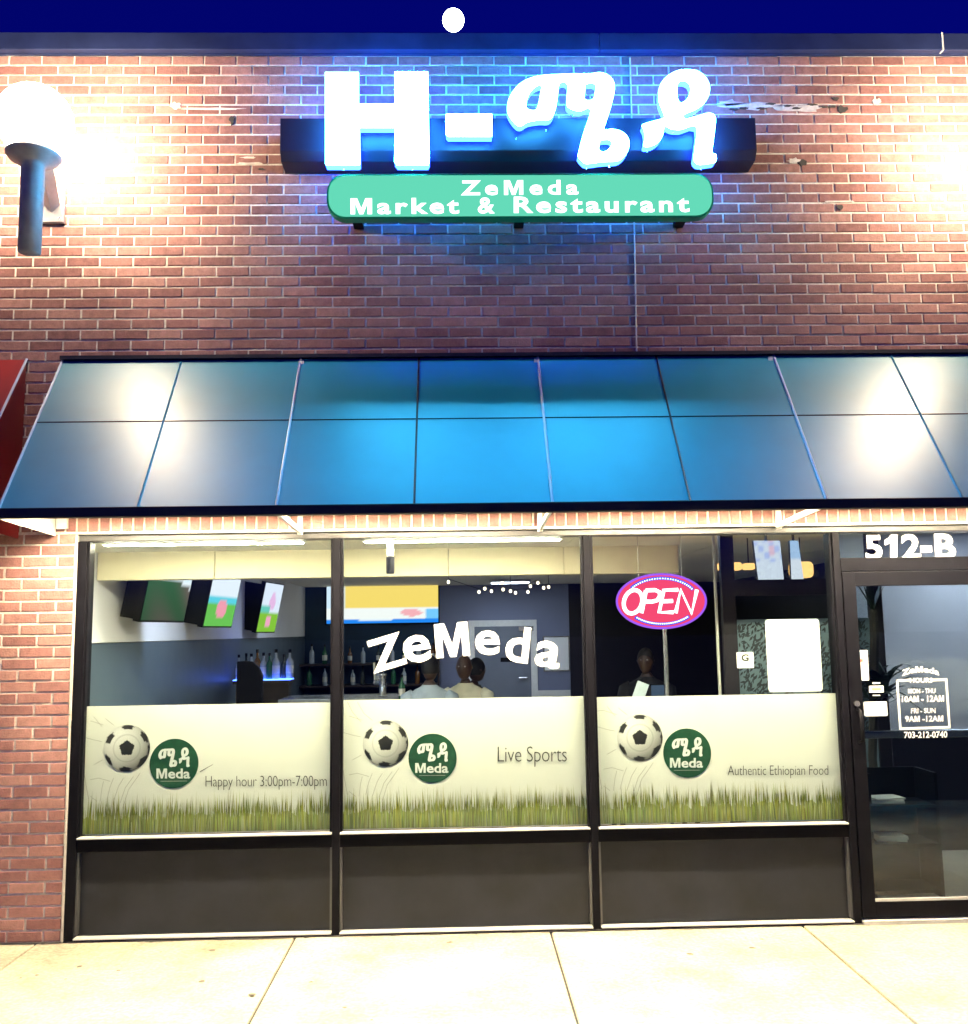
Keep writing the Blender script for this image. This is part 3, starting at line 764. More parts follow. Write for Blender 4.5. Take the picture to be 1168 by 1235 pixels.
# ================================================================== things on the glass
def pentagon(n_, c_, ra_):
    if n_.angle(c_) > ra_: return False
    e1 = Vector((0, 1, 0))-c_*c_.y; e1.normalize(); e2 = c_.cross(e1)
    th = math.atan2(n_.dot(e2), n_.dot(e1)) % (2*PI/5)
    return n_.angle(c_) < ra_*math.cos(PI/5)/math.cos(th-PI/5)
BY = .070     # banner sheet behind the glass
def banner(px0, px1, tl, tr, bl, br, ball, badge, text, tb, tslope, label, seed):
    rnd = random.Random(seed)
    c = at((px0+px1)/2, bl, BY)
    t = thing('window_banner', label, 'banner', c, 'soccer banners in the windows')
    P = [at(px0-2, bl, BY), at(px1+2, br, BY), at(px1-1, tr, BY), at(px0+2, tl, BY)]
    xa, xb = P[0].x, P[1].x; za = ZM+.003; zb = (P[2].z+P[3].z)/2
    m_ = MB(); m_.box(xa, xb, BY, BY+.003, za, zb); m_.build('sheet', 'vinyl_white', t)
    # grass print
    mb = MB(); mb.c = []
    gh = .175
    y1 = BY-.0012
    def tri(x, z0, w, h, lean, col):
        b = len(mb.v)
        mb.v += [(x-w, y1, z0), (x+w, y1, z0), (x+w*.6+lean*.5, y1-.0001, z0+h*.6), (x-w*.6+lean*.5, y1-.0001, z0+h*.6), (x+lean, y1-.0001, z0+h)]
        k = [rnd.uniform(.75, 1.25) for _ in range(3)]
        cols = [tuple(max(0, q*s) for q in col) for s in (k[0]*.7, k[0]*.7, k[1], k[1], k[2]*1.05)]
        mb.c += cols
        mb.f += [(b, b+1, b+2, b+3), (b+3, b+2, b+4)]
    base = (.30, .32, .045)
    b = len(mb.v); n = 60
    for j, zz in enumerate((za, za+.05, za+.095)):
        for i in range(n+1):
            mb.v.append((xa+.002+(xb-xa-.004)*i/n, y1+.0004, zz+(rnd.uniform(-.02, .02) if j == 2 else 0)))
            k = rnd.uniform(.7, 1.6); mb.c.append(tuple(q*k for q in ((.20, .23, .03), (.33, .36, .07), (.45, .46, .16))[j]))
    for j in range(2):
        for i in range(n): a = b+j*(n+1)+i; mb.f.append((a, a+1, a+n+2, a+n+1))
    for k in range(760):
        x = rnd.uniform(xa+.008, xb-.008); h = rnd.uniform(.10, .20) if rnd.random() < .85 else rnd.uniform(.19, .245)
        v = rnd.uniform(.5, 1.5); col = (base[0]*v*rnd.uniform(.8, 1.2), base[1]*v, base[2]*v*rnd.uniform(.5, 2.2))
        if rnd.random() < .12: col = (.45, .46, .22)
        tri(x, za+.001, rnd.uniform(.002, .0048), h, max(xa-x+.004, min(xb-x-.004, rnd.uniform(-.012, .012))), col)
    o = mb.build('grass_print', 'print', t); o['kind'] = 'stuff'
    # net lines
    mb = MB(); y2 = BY-.0022
    bx, by, br_ = ball
    def line(pts, w=.0012):
        q = [at(bx+x, by+y, y2) for x, y in pts]
        q = [p for p in q if xa+.004 < p.x < xb-.004 and p.z < zb-.004]
        for a_, b_ in zip(q[:-1], q[1:]):
            dd = (b_-a_); nn = Vector((-dd.z, 0, dd.x)).normalized()*w
            mb.quad(a_-nn, b_-nn, b_+nn, a_+nn)
    for l in ([(-46,-50),(-40,-38),(-30,-26)], [(-34,-50),(-26,-36),(-16,-28)], [(-54,-32),(-44,-33),(-28,-28)], [(-54,-14),(-40,-10),(-30,-8)], [(-56,17),(-40,20),(-29,14)], [(-58,40),(-44,38),(-34,36),(-20,40)],
              [(-57,56),(-44,58),(-36,64)], [(-24,62),(-20,46),(-16,36)], [(-16,64),(-10,46),(-4,36)], [(-8,66),(-2,48),(8,34)], [(-32,64),(-30,48),(-28,40)], [(-4,70),(2,50),(12,36),(16,30)], [(-52,-10),(-54,10),(-50,40),(-46,62)]): line(l)
    mb.build('net_print', 'print_net', t)
    # ball print: shaded photo of a black and white ball
    c = at(bx, by, BY-.003); e = at(bx+br_, by, BY-.003); r = (e-c).length
    pent = []
    for (dx, dy, ra_) in ((-.0, .0, .36), (.02, .92, .30), (-.76, .44, .30), (.76, .48, .30), (-.80, -.50, .30), (-.05, -.92, .30), (.72, -.60, .36), (.98, -.02, .26)):
        l = math.hypot(dx, dy); s_ = min(.985, l)
        if l > 0: dx, dy = dx/l*s_, dy/l*s_
        pent.append((Vector((dx, dy, math.sqrt(max(0, 1-dx*dx-dy*dy)))), ra_))
    mb = MB(); mb.c = []; nr, na = 34, 84
    for i in range(nr+1):
        for j in range(na):
            rr = i/nr; a_ = 2*PI*j/na; x, z = rr*math.cos(a_), rr*math.sin(a_)
            mb.v.append((c.x+r*x, c.y, c.z+r*z))
            nv_ = Vector((x, z, math.sqrt(max(0, 1-rr*rr))))
            sh = max(0, min(1, .55+.6*nv_.dot(Vector((-.45, .55, .7)).normalized())-.15))
            dark = any(pentagon(nv_, pv_, ra_) for pv_, ra_ in pent)
            seam = any(abs(nv_.angle(pv_)-.62) < .03 for pv_, ra_ in pent[:1])
            if dark: v = .008+.05*max(0, nv_.dot(Vector((-.2, .8, .5)))-.2)
            else: v = .05+.85*sh**1.25*(.8 if seam else 1)
            mb.c.append((v, v*.98, v*.93))
    for i in range(nr):
        for j in range(na):
            k2 = (j+1) % na; mb.f.append((i*na+j, i*na+k2, (i+1)*na+k2, (i+1)*na+j))
    mb.build('ball_print', 'print', t)
    # badge
    cx, cy_, cr = badge; c = at(cx, cy_, BY-.003); r = (at(cx+cr, cy_, BY-.003)-c).length
    mb = MB(); mb.prism([[(c.x+r*math.cos(2*PI*k/48), c.z+r*math.sin(2*PI*k/48)) for k in range(48)]], BY-.0032, BY-.0022); bd = mb.build('badge', 'badge_green', t)
    s = cr/230*1.0; y3 = BY-.0042
    mb = MB()
    def put(loops, X0, Y0, X1, Y1):
        xs_ = [p[0] for p in loops[0]]; ys_ = [p[1] for p in loops[0]]
        ax, bx_, ay, by_ = min(xs_), max(xs_), min(ys_), max(ys_)
        L = []
        for l in loops:
            LL = []
            for x, y in l:
                u, v = X0+(x-ax)/(bx_-ax)*(X1-X0), Y0+(y-ay)/(by_-ay)*(Y1-Y0)
                p = at(cx+(u-778)*s, cy_+(v-513)*s, y3); LL.append((p.x, p.z))
            L.append(LL)
        mb.prism(L, y3, y3+.0008)
    put(ME, 630, 370, 808, 547); put(DA, 822, 362, 925, 547)
    px_text(mb, 'Meda', cx+(612-778)*s, cy_+(560-513)*s, cx+(930-778)*s, cy_+(655-513)*s, y3, bold=.024)
    mb.build('badge_lettering', 'decal_white', bd)
    mb = MB(); a_ = at(cx-(778-650)*s, cy_+(682-513)*s, y3); b_ = at(cx+(900-778)*s, cy_+(680-513)*s, y3)
    mb.quad(a_, b_, b_+Vector((0, 0, .003)), a_+Vector((0, 0, .003))); mb.build('badge_rule', 'print_net', bd)
    mb = MB(); px_text(mb, text, *tb, BY-.004, slope=tslope, bold=-.012, space=.95); mb.build('lettering', 'print_dark', t)
    return t
B1 = banner(96, 402, 852, 847.5, 1006, 1001, (153, 902.5, 28), (210, 921, 29.5), 'Happy hour 3:00pm-7:00pm', (248, 936, 394.5, 953), -.004, 'white soccer banner reading Happy hour, in the leftmost window', 11)
p1 = at(241, 931, BY-.003); p2 = at(257, 922, BY-.003)
m_ = MB(); nn = Vector((.4, 0, -1)).normalized()*.002; m_.quad(p1-nn, p2-nn*.5, p2+nn*.5, p1+nn); m_.build('pen_stroke', 'print_dark', B1)
banner(412, 709, 846, 838.5, 1000, 994, (465.2, 896.7, 27.5), (521.9, 914.5, 29), 'Live Sports', (600.5, 900.5, 684, 925), -.004, 'white soccer banner reading Live Sports, in the middle window', 12)
banner(720, 1019, 841, 836, 995, 990, (772.2, 889.9, 27.4), (829.2, 908.3, 28.9), 'Authentic Ethiopian Food', (878, 923.5, 999.5, 939), -.004, 'white soccer banner reading Authentic Ethiopian Food, in the right window', 13)
# ---- ZeMeda letters on the middle pane
def decal_letter(t, ch, cx, cy_, h, rot, bold=.05, asp=1.0, Y=.046, edge=.16, mat='decal_white', nm='letter'):
    v, f = text2d(ch, bold)
    xs_ = [p[0] for p in v]; ys_ = [p[1] for p in v]; mx_, my_ = (min(xs_)+max(xs_))/2, (min(ys_)+max(ys_))/2
    c = at(cx, cy_, Y); k = (at(cx, cy_-h/2, Y)-at(cx, cy_+h/2, Y)).length/(max(ys_)-min(ys_))
    R = Matrix.Rotation(math.radians(rot), 2)
    m_ = MB(); y = Y
    for p in v:
        q = R @ Vector(((p[0]-mx_)*k*asp, (p[1]-my_)*k)); m_.v.append((c.x+q.x, y, c.z+q.y))
    m_.f = f
    o = m_.build(nm, mat, t)
    if edge:
        v2, f2 = text2d(ch, bold+edge*.12); m_ = MB()
        for p in v2:
            q = R @ Vector(((p[0]-mx_)*k*asp, (p[1]-my_)*k)); m_.v.append((c.x+q.x, y+.0012, c.z+q.y))
        m_.f = f2; m_.build('outline', 'decal_edge', o)
    return o
zl = thing('window_lettering', 'arched white ZeMeda lettering on the middle window', 'lettering', at(563, 805, .046))
for ch, x_, y_, h, r in (('Z', 180, 184, 155, 16), ('e', 323, 165, 130, 7), ('M', 488, 124, 160, 4), ('e', 655, 137, 116, -2), ('d', 797, 145, 170, -7), ('a', 940, 193, 124, -12)):
    decal_letter(zl, ch, 420+x_/3.893, 740+y_/3.893, h/3.893, r, bold=.020, asp=1.15 if ch in 'Zea' else 1.06, edge=0)
dn = thing('door_number', 'white 512-B lettering on the transom glass over the door', 'lettering', at(1098, 676, .046))
for ch, x0_, x1_, y0_, y1_ in (('5', 555, 665, 272, 417), ('1', 675, 748, 270, 416), ('2', 775, 885, 266, 412), ('-', 888, 952, 335, 373), ('B', 968, 1098, 263, 412)):
    h = (y1_-y0_)/4.908
    if ch == '-':
        m_ = MB(); a_ = at(930+x0_/4.908, 590+y1_/4.908, .046); b_ = at(930+x1_/4.908, 590+y0_/4.908, .046)
        m_.box(a_.x, b_.x, .045, .0465, a_.z, b_.z); m_.build('character', 'decal_white', dn)
    elif ch == '1':
        L = pxloop([(712, 270), (748, 270), (748, 416), (708, 416), (708, 318), (675, 332), (675, 302), (698, 290)], 930, 590, 4.908, .046)
        m_ = MB(); m_.prism([L], .0452, .0464); m_.build('character', 'decal_white', dn)
    else: decal_letter(dn, ch, 930+(x0_+x1_)/2/4.908, 590+(y0_+y1_)/2/4.908, h, 0, bold=.030, asp=1.16, nm='character', edge=0)
hs = thing('hours_decal', 'white opening hours lettering in a square outline on the door glass', 'lettering', at(1114, 892, .014))
hy = .014
def hp(x, y): return 1070+x/11.22, 790+y/11.22
def htext(s, x0_, y0_, x1_, y1_, **kw):
    m_ = MB(); a_ = hp(x0_, y0_); b_ = hp(x1_, y1_); px_text(m_, s, a_[0], a_[1], b_[0], b_[1], hy, slope=-.014, **kw); m_.build('lettering', 'decal_white', hs)
htext('ZeMeda', 205, 175, 710, 265, bold=.024, warp=lambda u, w: (u+(u-.5)*.0, w*.9+1.0*(1-(2*u-1)**2)*.55-.25))
htext('HOURS', 315, 312, 620, 376, bold=.022); htext('MON - THU', 290, 458, 660, 522, bold=.022)
htext('10AM - 12AM', 205, 553, 775, 640, bold=.022); htext('FRI - SUN', 328, 722, 660, 792, bold=.022)
htext('9AM -12AM', 250, 826, 765, 908, bold=.022); htext('703-212-0740', 235, 1040, 820, 1128, bold=.022)
m_ = MB()
cs = [(140, 345), (300, 340)], [(630, 338), (805, 332)], [(805, 332), (850, 978)], [(850, 978), (185, 998)], [(185, 998), (140, 345)]
for (a_, b_) in cs:
    A, B = at(*hp(*a_), hy), at(*hp(*b_), hy); dd = (B-A).normalized(); nn = Vector((-dd.z, 0, dd.x))*.0068
    A = A-dd*.0068; B = B+dd*.0068
    m_.quad(A-nn, B-nn, B+nn, A+nn)
m_.build('square_outline', 'decal_white', hs)
# ---- stickers on the door
def sticker(name, x0, y0, x1, y1, Y, mat, label, r=.004):
    a_, b_ = at(x0, y1, Y), at(x1, y0, Y)
    t = thing(name, label, 'sticker', ((a_.x+b_.x)/2, Y, a_.z))
    m_ = MB(); m_.prism([rrect(a_.x, a_.z, b_.x, b_.z, r)], Y, Y+.0012); m_.build('sheet', mat, t)
    return t, a_, b_
t, a_, b_ = sticker('notice_sticker', 1035, 784, 1046.5, 821, .014, 'paper', 'tall narrow white notice on the door glass above the handle')
grid('print', (a_.x+.008, .0132, b_.z-.07), (b_.x-a_.x-.016, 0, 0), (0, 0, .06), 6, 8, lambda u, v: (.75, .15, .1) if (.2 < u < .6 and v < .35) else (.35, .65, .8) if (v > .5 and u > .2) else (.85, .85, .85), 'print', t)
sticker('notice_card', 1043, 846, 1070, 864, .014, 'paper', 'blank white card on the door glass left of the opening hours', .008)
t, a_, b_ = sticker('payment_sticker', 1049, 827, 1066, 835.5, .014, 'decal_white', 'small white and yellow green sticker above the white card on the door')
grid('print', (a_.x+.012, .0132, a_.z+.012), (b_.x-a_.x-.024, 0, 0), (0, 0, b_.z-a_.z-.024), 8, 3, lambda u, v: (.45, .45, .2) if abs(u-.5) < .4 else (.7, .7, .6), 'print', t)
m_ = MB(); q0, q1 = at(1053, 825, .014), at(1062, 823, .014); m_.quad(q0, (q1.x, .014, q0.z), q1, (q0.x, .014, q1.z)); q0, q1 = at(1053, 839.5, .014), at(1062, 838, .014); m_.quad(q0, (q1.x, .014, q0.z), q1, (q0.x, .014, q1.z)); m_.build('print_bar', 'decal_white', t)
t, a_, b_ = sticker('rating_sticker', 889.5, 786.5, 909, 806, .062, 'decal_white', 'small square white sticker with a black letter G in the right window')
m_ = MB(); px_text(m_, 'G', 894.5, 789, 903.5, 797.5, .0605, bold=.03); m_.build('lettering', 'print_dark', t)
m_ = MB()
for (xa_, xb_, yy) in ((894, 904, 800), (892.5, 905.5, 802.2)):
    q0, q1 = at(xa_, yy+.7, .0605), at(xb_, yy, .0605); m_.quad(q0, (q1.x, .0605, q0.z), q1, (q0.x, .0605, q1.z))
m_.build('fine_print', 'print_net', t)
t, a_, b_ = sticker('paper_sheet', 927.5, 746.5, 988, 835, .066, 'paper', 'large blank white sheet taped inside the right window behind the banner', .02)

# ================================================================== INSIDE
RX0, RX1, RY1, RC = -.26, 6.6, 10.0, 2.44
m_ = MB(); m_.box(RX0-.1, RX1+.1, .14, RY1+.1, -.013, .0); struct(m_.build('floor', 'room_floor'))
ce = sgroup('ceiling', (0, 0, RC)); 
m_ = MB(); m_.box(RX0-.1, RX1+.1, .221, RY1+.1, RC+.012, RC+.10); adopt(struct(m_.build('ceiling_deck', 'ceiling_tile')), ce)
yy = .225; 
while yy < 4.2:
    xx = RX0
    while xx < RX1:
        m_ = MB(); m_.box(xx+.006, min(xx+1.2, RX1)-.006, yy+.006, yy+.594, RC, RC+.011); m_.build('ceiling_tile', 'ceiling_tile', ce)
        xx += 1.2
    yy += .6
wl = sgroup('wall_left'); 
m_ = MB(); m_.box(RX0-.1, RX0, .221, RY1, 1.66, RC+.01); adopt(m_.build('upper_paint', 'room_white'), wl)
m_ = MB(); m_.box(RX0-.1, RX0, .221, RY1, 0, 1.655); adopt(m_.build('lower_paint', 'room_bluegrey'), wl)
wb = sgroup('wall_back')
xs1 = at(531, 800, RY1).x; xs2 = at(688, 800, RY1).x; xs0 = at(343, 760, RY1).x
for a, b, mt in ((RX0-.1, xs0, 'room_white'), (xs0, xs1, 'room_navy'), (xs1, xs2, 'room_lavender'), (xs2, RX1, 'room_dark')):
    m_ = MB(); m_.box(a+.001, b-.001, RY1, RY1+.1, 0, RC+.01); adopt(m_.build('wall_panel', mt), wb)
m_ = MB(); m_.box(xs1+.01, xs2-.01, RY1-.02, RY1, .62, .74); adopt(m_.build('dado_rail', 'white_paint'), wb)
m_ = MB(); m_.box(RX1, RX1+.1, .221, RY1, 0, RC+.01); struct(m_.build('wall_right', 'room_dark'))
# cream soffit across the window bay, with a lower ceiling strip in front of it
SY = 1.0
va, vb = at(113, 697, SY), at(819, 688, SY)
t = thing('window_soffit', 'long cream soffit across the top of the left and middle windows', 'soffit', ((va.x+vb.x)/2, SY, va.z))
zt = at(560, 661, SY).z; zb_ = at(560, 694, SY).z
n = 5
for k in range(n):
    m_ = MB(); a = RX0+.003+(vb.x-RX0)*k/n; b = RX0+.003+(vb.x-RX0)*(k+1)/n; m_.box(a+.002, b-.002, SY, SY+.12, zb_, zt+.02); m_.build('board', 'valance', t, bevel=.003)
    m_ = MB(); m_.box(a+.002, b-.002, .224, SY-.002, zt, zt+.02); m_.build('ceiling_board', 'ceiling_tile', t)
for k, (xa, xb) in enumerate(((.05, 1.3), (1.65, 2.9))):  # light strips added to brighten the soffit and the ceiling before it
    t = thing('added_bay_light', ('warm light strip added to brighten the soffit of the leftmost window bay', 'warm light strip added to brighten the soffit of the middle window bay')[k], 'ceiling light', ((xa+xb)/2, .257, zt-.02), 'added window bay lights')
    m_ = MB(); m_.box(xa, xb, .228, .286, zt-.018, zt-.002); m_.build('frame', 'white_paint', t)
    m_ = MB(); m_.box(xa+.02, xb-.02, .234, .280, zt-.023, zt-.019); m_.build('diffuser', 'added_bay_glow', t)
# spotlight hanging in front of the valance
p = at(471, 692, .30)
t = thing('spot_lamp', 'small black cylinder spotlight hanging in front of the cream valance', 'spotlight', p)
zt2 = at(471, 672, .30).z
m_ = MB(); m_.lathe([(.024, 0), (.026, .01), (.026, zt2-p.z), (.012, zt2-p.z+.01)], p, 14); m_.build('shade', 'tv_black', t)
m_ = MB(); m_.lathe([(.02, zt2-p.z+.01), (.02, zt-p.z-.001)], p, 10); m_.build('stem', 'white_paint', t)
# ceiling panel lights, the lobby one added to brighten its wall
for k, (x, y, mt, w) in enumerate(((.6, 2.2, 'ceiling_glow_cool', 'cool white front left'), (6.2, 1.2, 'added_lobby_glow', 'added cool white lobby'), (4.35, 1.42, 'ceiling_glow_cool', 'cool white right hand'), (1.2, 6.3, 'ceiling_glow_cool', 'cool white back left'), (3.0, 8.6, 'ceiling_glow_cool', 'cool white back right'))):
    t = thing('ceiling_light', w+' ceiling light panel inside the restaurant', 'ceiling light', (x, y, RC), 'ceiling light panels')
    m_ = MB(); m_.box(x-.3, x+.3, y-.15, y+.15, RC-.03, RC-.002); m_.build('frame', 'white_paint', t)
    m_ = MB(); m_.box(x-.27, x+.27, y-.12, y+.12, RC-.035, RC-.031); m_.build('diffuser', mt, t)
# ---- screens
def scr1(u, v):
    if v > .78-.25*u*u+.12*u: return (.75, .9, 1.0) if u > .8 else (.08, .45, .9)
    if v > .70-.25*u*u+.12*u: return (.9, .95, 1)
    w = .5+.5*math.sin(u*5+v*4)
    return (.04+.14*u*w, .09+.05*v, .05+.06*u*w)
def scr2(u, v):
    if (u-.5)**2*1.2+(v-.35)**2 < .035: return (.95, .35, .45)
    if v < .48: return (.16, .55, .10)
    if v < .6 : return (.12, .65, .8)
    return (.85, .9, 1.0)
def scr3(u, v):
    if (u-.5)**2+(v-.22)**2*1.5 < .02: return (.95, .4, .55)
    if v < .42: return (.25, .55, .05)
    if v < .52 and u < .5: return (.15, .6, .5)
    if (u-.55)**2+(v-.62)**2 < .03: return (.85, .5, .8)
    return (.8, .85, 1.0)
def tv(bl, br, lt, Y0, w, h, fn, label, dep=.2):
    """bl/br: photo pixels of the screen's bottom corners, lt: pixel the left edge leans towards at height h"""
    A = at(*bl, Y0)
    # depth of the right corner from the known screen width
    best = None
    for k in range(1, 400):
        B = at(br[0], br[1], Y0+k*.004)
        e = abs(math.hypot(B.x-A.x, B.y-A.y)-w)
        if best is None or e < best[0]: best = (e, B)
    B = best[1]; u = Vector((B.x-A.x, B.y-A.y, 0)).normalized(); n = Vector((u.y, -u.x, 0))
    tilt = math.radians(11); up = (Vector((0, 0, 1))*math.cos(tilt)+n*math.sin(tilt)); nn = (n*math.cos(tilt)-Vector((0, 0, 1))*math.sin(tilt))
    t = thing('wall_television', label, 'television', A, 'televisions along the left wall')
    m_ = MB(); M = Matrix(((u.x, -nn.x, up.x, A.x), (u.y, -nn.y, up.y, A.y), (u.z, -nn.z, up.z, A.z), (0, 0, 0, 1)))
    m_.box(-.012, w+.012, 0, .05, -.014, h+.014, M); m_.build('casing', 'tv_black', t)
    m_ = MB(); m_.box(.0, w*.5, .052, dep, .0, h*.95, M); m_.build('mount', 'tv_black', t)
    P = M @ Vector((0, -.003, 0)); grid('screen', P, u*w, up*h, 20, 14, fn, 'screen', t)
    return t
tv((169, 748), (221, 753), None, 1.35, .72, .46, scr1, 'nearest of the left wall televisions, showing a dark field under blue', .16)
tv((245, 755), (279, 760), None, 3.1, .72, .46, scr2, 'second of the left wall televisions, showing green with a pink dot', .24)
tv((309, 762), (331, 765), None, 5.6, .72, .58, scr3, 'farthest of the left wall televisions, tall screen in white pink and green', .3)
a_, b_ = at(394, 752.5, RY1-.06), at(529, 751, RY1-.06)
t = thing('large_television', 'large bright television on the back wall above the bar', 'television', a_)
hh = 1.02
def scrB(u, v):
    vv = v/ .62
    if vv < .16: return (.02, .25, .9) if not (.28 < u < .6 and vv > .08) else (.8, .9, 1)
    if (u-.76)**2*3+(vv-.42)**2 < .025: return (1, .45, .5)
    if u > .88 and vv < .55: return (.2, .6, 1.0)
    if vv > .62: return (1, .72, .16) if u > .15 else (.7, .85, 1)
    return (.98, .97, .95)
m_ = MB(); m_.box(a_.x-.02, b_.x+.02, RY1-.058, RY1-.002, a_.z-.02, a_.z+hh*.62+.1); m_.build('casing', 'tv_black', t)
grid('screen', (a_.x, RY1-.062, a_.z), (b_.x-a_.x, 0, 0), (0, 0, .62), 40, 24, scrB, 'screen', t)
# ---- bar
def bottle(p, h, mat, label, grp, lab=True):
    t = thing('bottle', label, 'bottle', p, grp); r = h*.13
    m_ = MB(); m_.lathe([(r*.9, 0), (r, .01), (r, h*.56), (r*.75, h*.64), (r*.36, h*.72), (r*.34, h*.93), (0, h*.93)], p, 12); m_.build('body', mat, t, smooth=True)
    m_ = MB(); m_.lathe([(r*.40, h*.88), (r*.40, h), (0, h)], p, 10); m_.build('cap', 'tv_black', t)
    if lab: m_ = MB(); m_.lathe([(r*1.02, h*.18), (r*1.02, h*.45)], p, 12); m_.build('paper_label', 'label_paper', t)
    return t
bz_ = at(440, 840, 4.3).z
t = thing('bar_counter', 'dark bar counter with a pale grey top behind the left banner', 'counter', (1.0, 4.4, 0))
cx0, cx1 = at(345, 845, 4.3).x, at(478, 845, 4.3).x
m_ = MB(); m_.box(cx0, cx1, 4.1, 4.6, 0, bz_-.045); m_.build('front', 'dark_wood', t)
m_ = MB(); m_.box(cx0-.03, cx1+.03, 4.02, 4.68, bz_-.044, bz_); m_.build('top', 'counter_top', t, bevel=.008)
# lit bottle ledge
ly = 4.9; lz = at(310, 819, ly).z; lx0, lx1 = at(284, 819, ly).x, at(352, 815, ly).x
t = thing('bottle_shelf', 'bottle ledge with a glowing blue light strip beside the left wall', 'shelf', ((lx0+lx1)/2, ly, 0))
m_ = MB(); m_.box(lx0, lx1, ly-.12, ly+.14, lz-.05, lz-.012); m_.build('board', 'dark_wood', t)
m_ = MB(); m_.box(lx0, lx1, ly-.118, ly+.138, lz-.011, lz-.002); m_.build('light_strip', 'led_blue', t)
m_ = MB(); m_.box(lx0+.02, lx1-.02, ly-.06, ly+.08, 0, lz-.051); m_.build('cabinet', 'dark_wood', t)
mm_ = ['bottle_clear', 'bottle_dark', 'bottle_clear', 'bottle_amber', 'bottle_clear', 'bottle_green']
for k in range(9):
    x = lx0+.03+(lx1-lx0-.06)*k/8
    bottle((x, ly+random.uniform(-.07, .08), lz), random.uniform(.25, .32), mm_[k % 6], 'bottle standing in the row on the blue lit ledge', 'bottles on the blue lit ledge', k % 2 == 0)
# back bar shelves with dim bottles
by_ = 9.6; 
bx0, bx1 = at(352, 800, by_).x, at(528, 800, by_).x
t = thing('back_bar', 'dark back bar with two shelves below the large television', 'shelf', ((bx0+bx1)/2, by_, 0))
zs = [at(440, 826, by_).z, at(440, 800, by_).z, at(440, 838, by_).z]
m_ = MB(); m_.box(bx0, bx1, by_-.2, by_+.38, 0, zs[2]); m_.build('cabinet', 'dark_wood', t)
for zz in zs[:2]:
    m_ = MB(); m_.box(bx0, bx1, by_-.12, by_+.36, zz-.03, zz); m_.build('shelf_board', 'dark_wood', t)
m_ = MB(); m_.box(bx0-.03, bx0-.001, by_-.12, by_+.36, zs[2], zs[1]+.3); m_.box(bx1+.001, bx1+.03, by_-.12, by_+.36, zs[2], zs[1]+.3); m_.build('side_panel', 'dark_wood', t)
for q, zz in enumerate(zs[:2]):
    for k in range(11):
        x = bx0+.08+(bx1-bx0-.16)*k/10
        bottle((x+random.uniform(-.03, .03), by_-.02, zz), random.uniform(.26, .32), mm_[(k*5+q) % 6], ('bottle in the row on the lower shelf of the back bar', 'bottle in the row on the upper shelf of the back bar')[q], 'bottles on the back bar', k % 2 == 0)
# beer tap tower and drinks on the bar
p = at(462, 845, 4.3); p.z = bz_
t = thing('beer_tap', 'chrome beer tap tower on the bar counter left of the seated people', 'tap', p)
m_ = MB(); m_.lathe([(.05, 0), (.05, .01), (.035, .02), (.035, .20), (.04, .21), (.04, .225), (0, .23)], p, 16); m_.build('column', 'steel', t, smooth=True)
m_ = MB(); m_.tube([p+Vector((-.03, -.0, .17)), p+Vector((-.08, -.03, .165)), p+Vector((-.09, -.03, .13))], .01, 8); m_.build('spout', 'steel', t)
m_ = MB(); m_.tube([p+Vector((-.08, -.03, .175)), p+Vector((-.085, -.035, .34))], [.008, .014], 8); m_.build('tap_handle', 'label_paper', t)
pb = at(485, 846, 3.95); pb.z = bz_-.02
pt = thing('high_table', 'small dark high table in front of the two seated people', 'table', (at(520, 846, 3.95).x, 3.95, 0))
xa, xb = at(474, 850, 3.95).x, at(586, 850, 3.95).x
m_ = MB(); m_.box(xa, xb, 3.82, 4.42, bz_-.06, bz_-.02); m_.build('top', 'dark_wood', pt, bevel=.006)
m_ = MB(); m_.lathe([(.22, 0), (.22, .02), (.04, .04), (.04, bz_-.061)], ((xa+xb)/2, 4.12, 0), 16); m_.build('pedestal', 'black_metal', pt)
bottle(tuple(pb), .25, 'bottle_green', 'green beer bottle beside the man in the pale blue shirt', None)
# high backed chair, black
p = at(302, 845, 3.3); p.z = 0
t = thing('black_chair', 'black round topped chair standing before the blue lit bottles', 'chair', p)
zc = at(302, 797, 3.3).z; x0_, x1_ = at(286, 820, 3.3).x, at(317, 820, 3.3).x; w = x1_-x0_
loop = [(x0_, .66), (x1_, .66), (x1_, zc-.14), (x1_-w*.15, zc-.06), (x1_-w*.4, zc-.008), (x0_+w*.3, zc), (x0_+w*.02, zc-.004), (x0_, zc-.02)]
m_ = MB(); m_.prism([loop], 3.28, 3.34); m_.build('backrest', 'chair_black', t, bevel=.01)
m_ = MB(); m_.box(x0_-.04, x1_+.06, 3.345, 3.75, .60, .66); m_.build('seat', 'chair_black', t, bevel=.015)
for sx_ in (x0_-.02, x1_+.04):
    for sy_ in (3.37, 3.72):
        m_ = MB(); m_.tube([(sx_, sy_, 0), (sx_, sy_, .60)], .014, 8); m_.build('leg', 'black_metal', t)
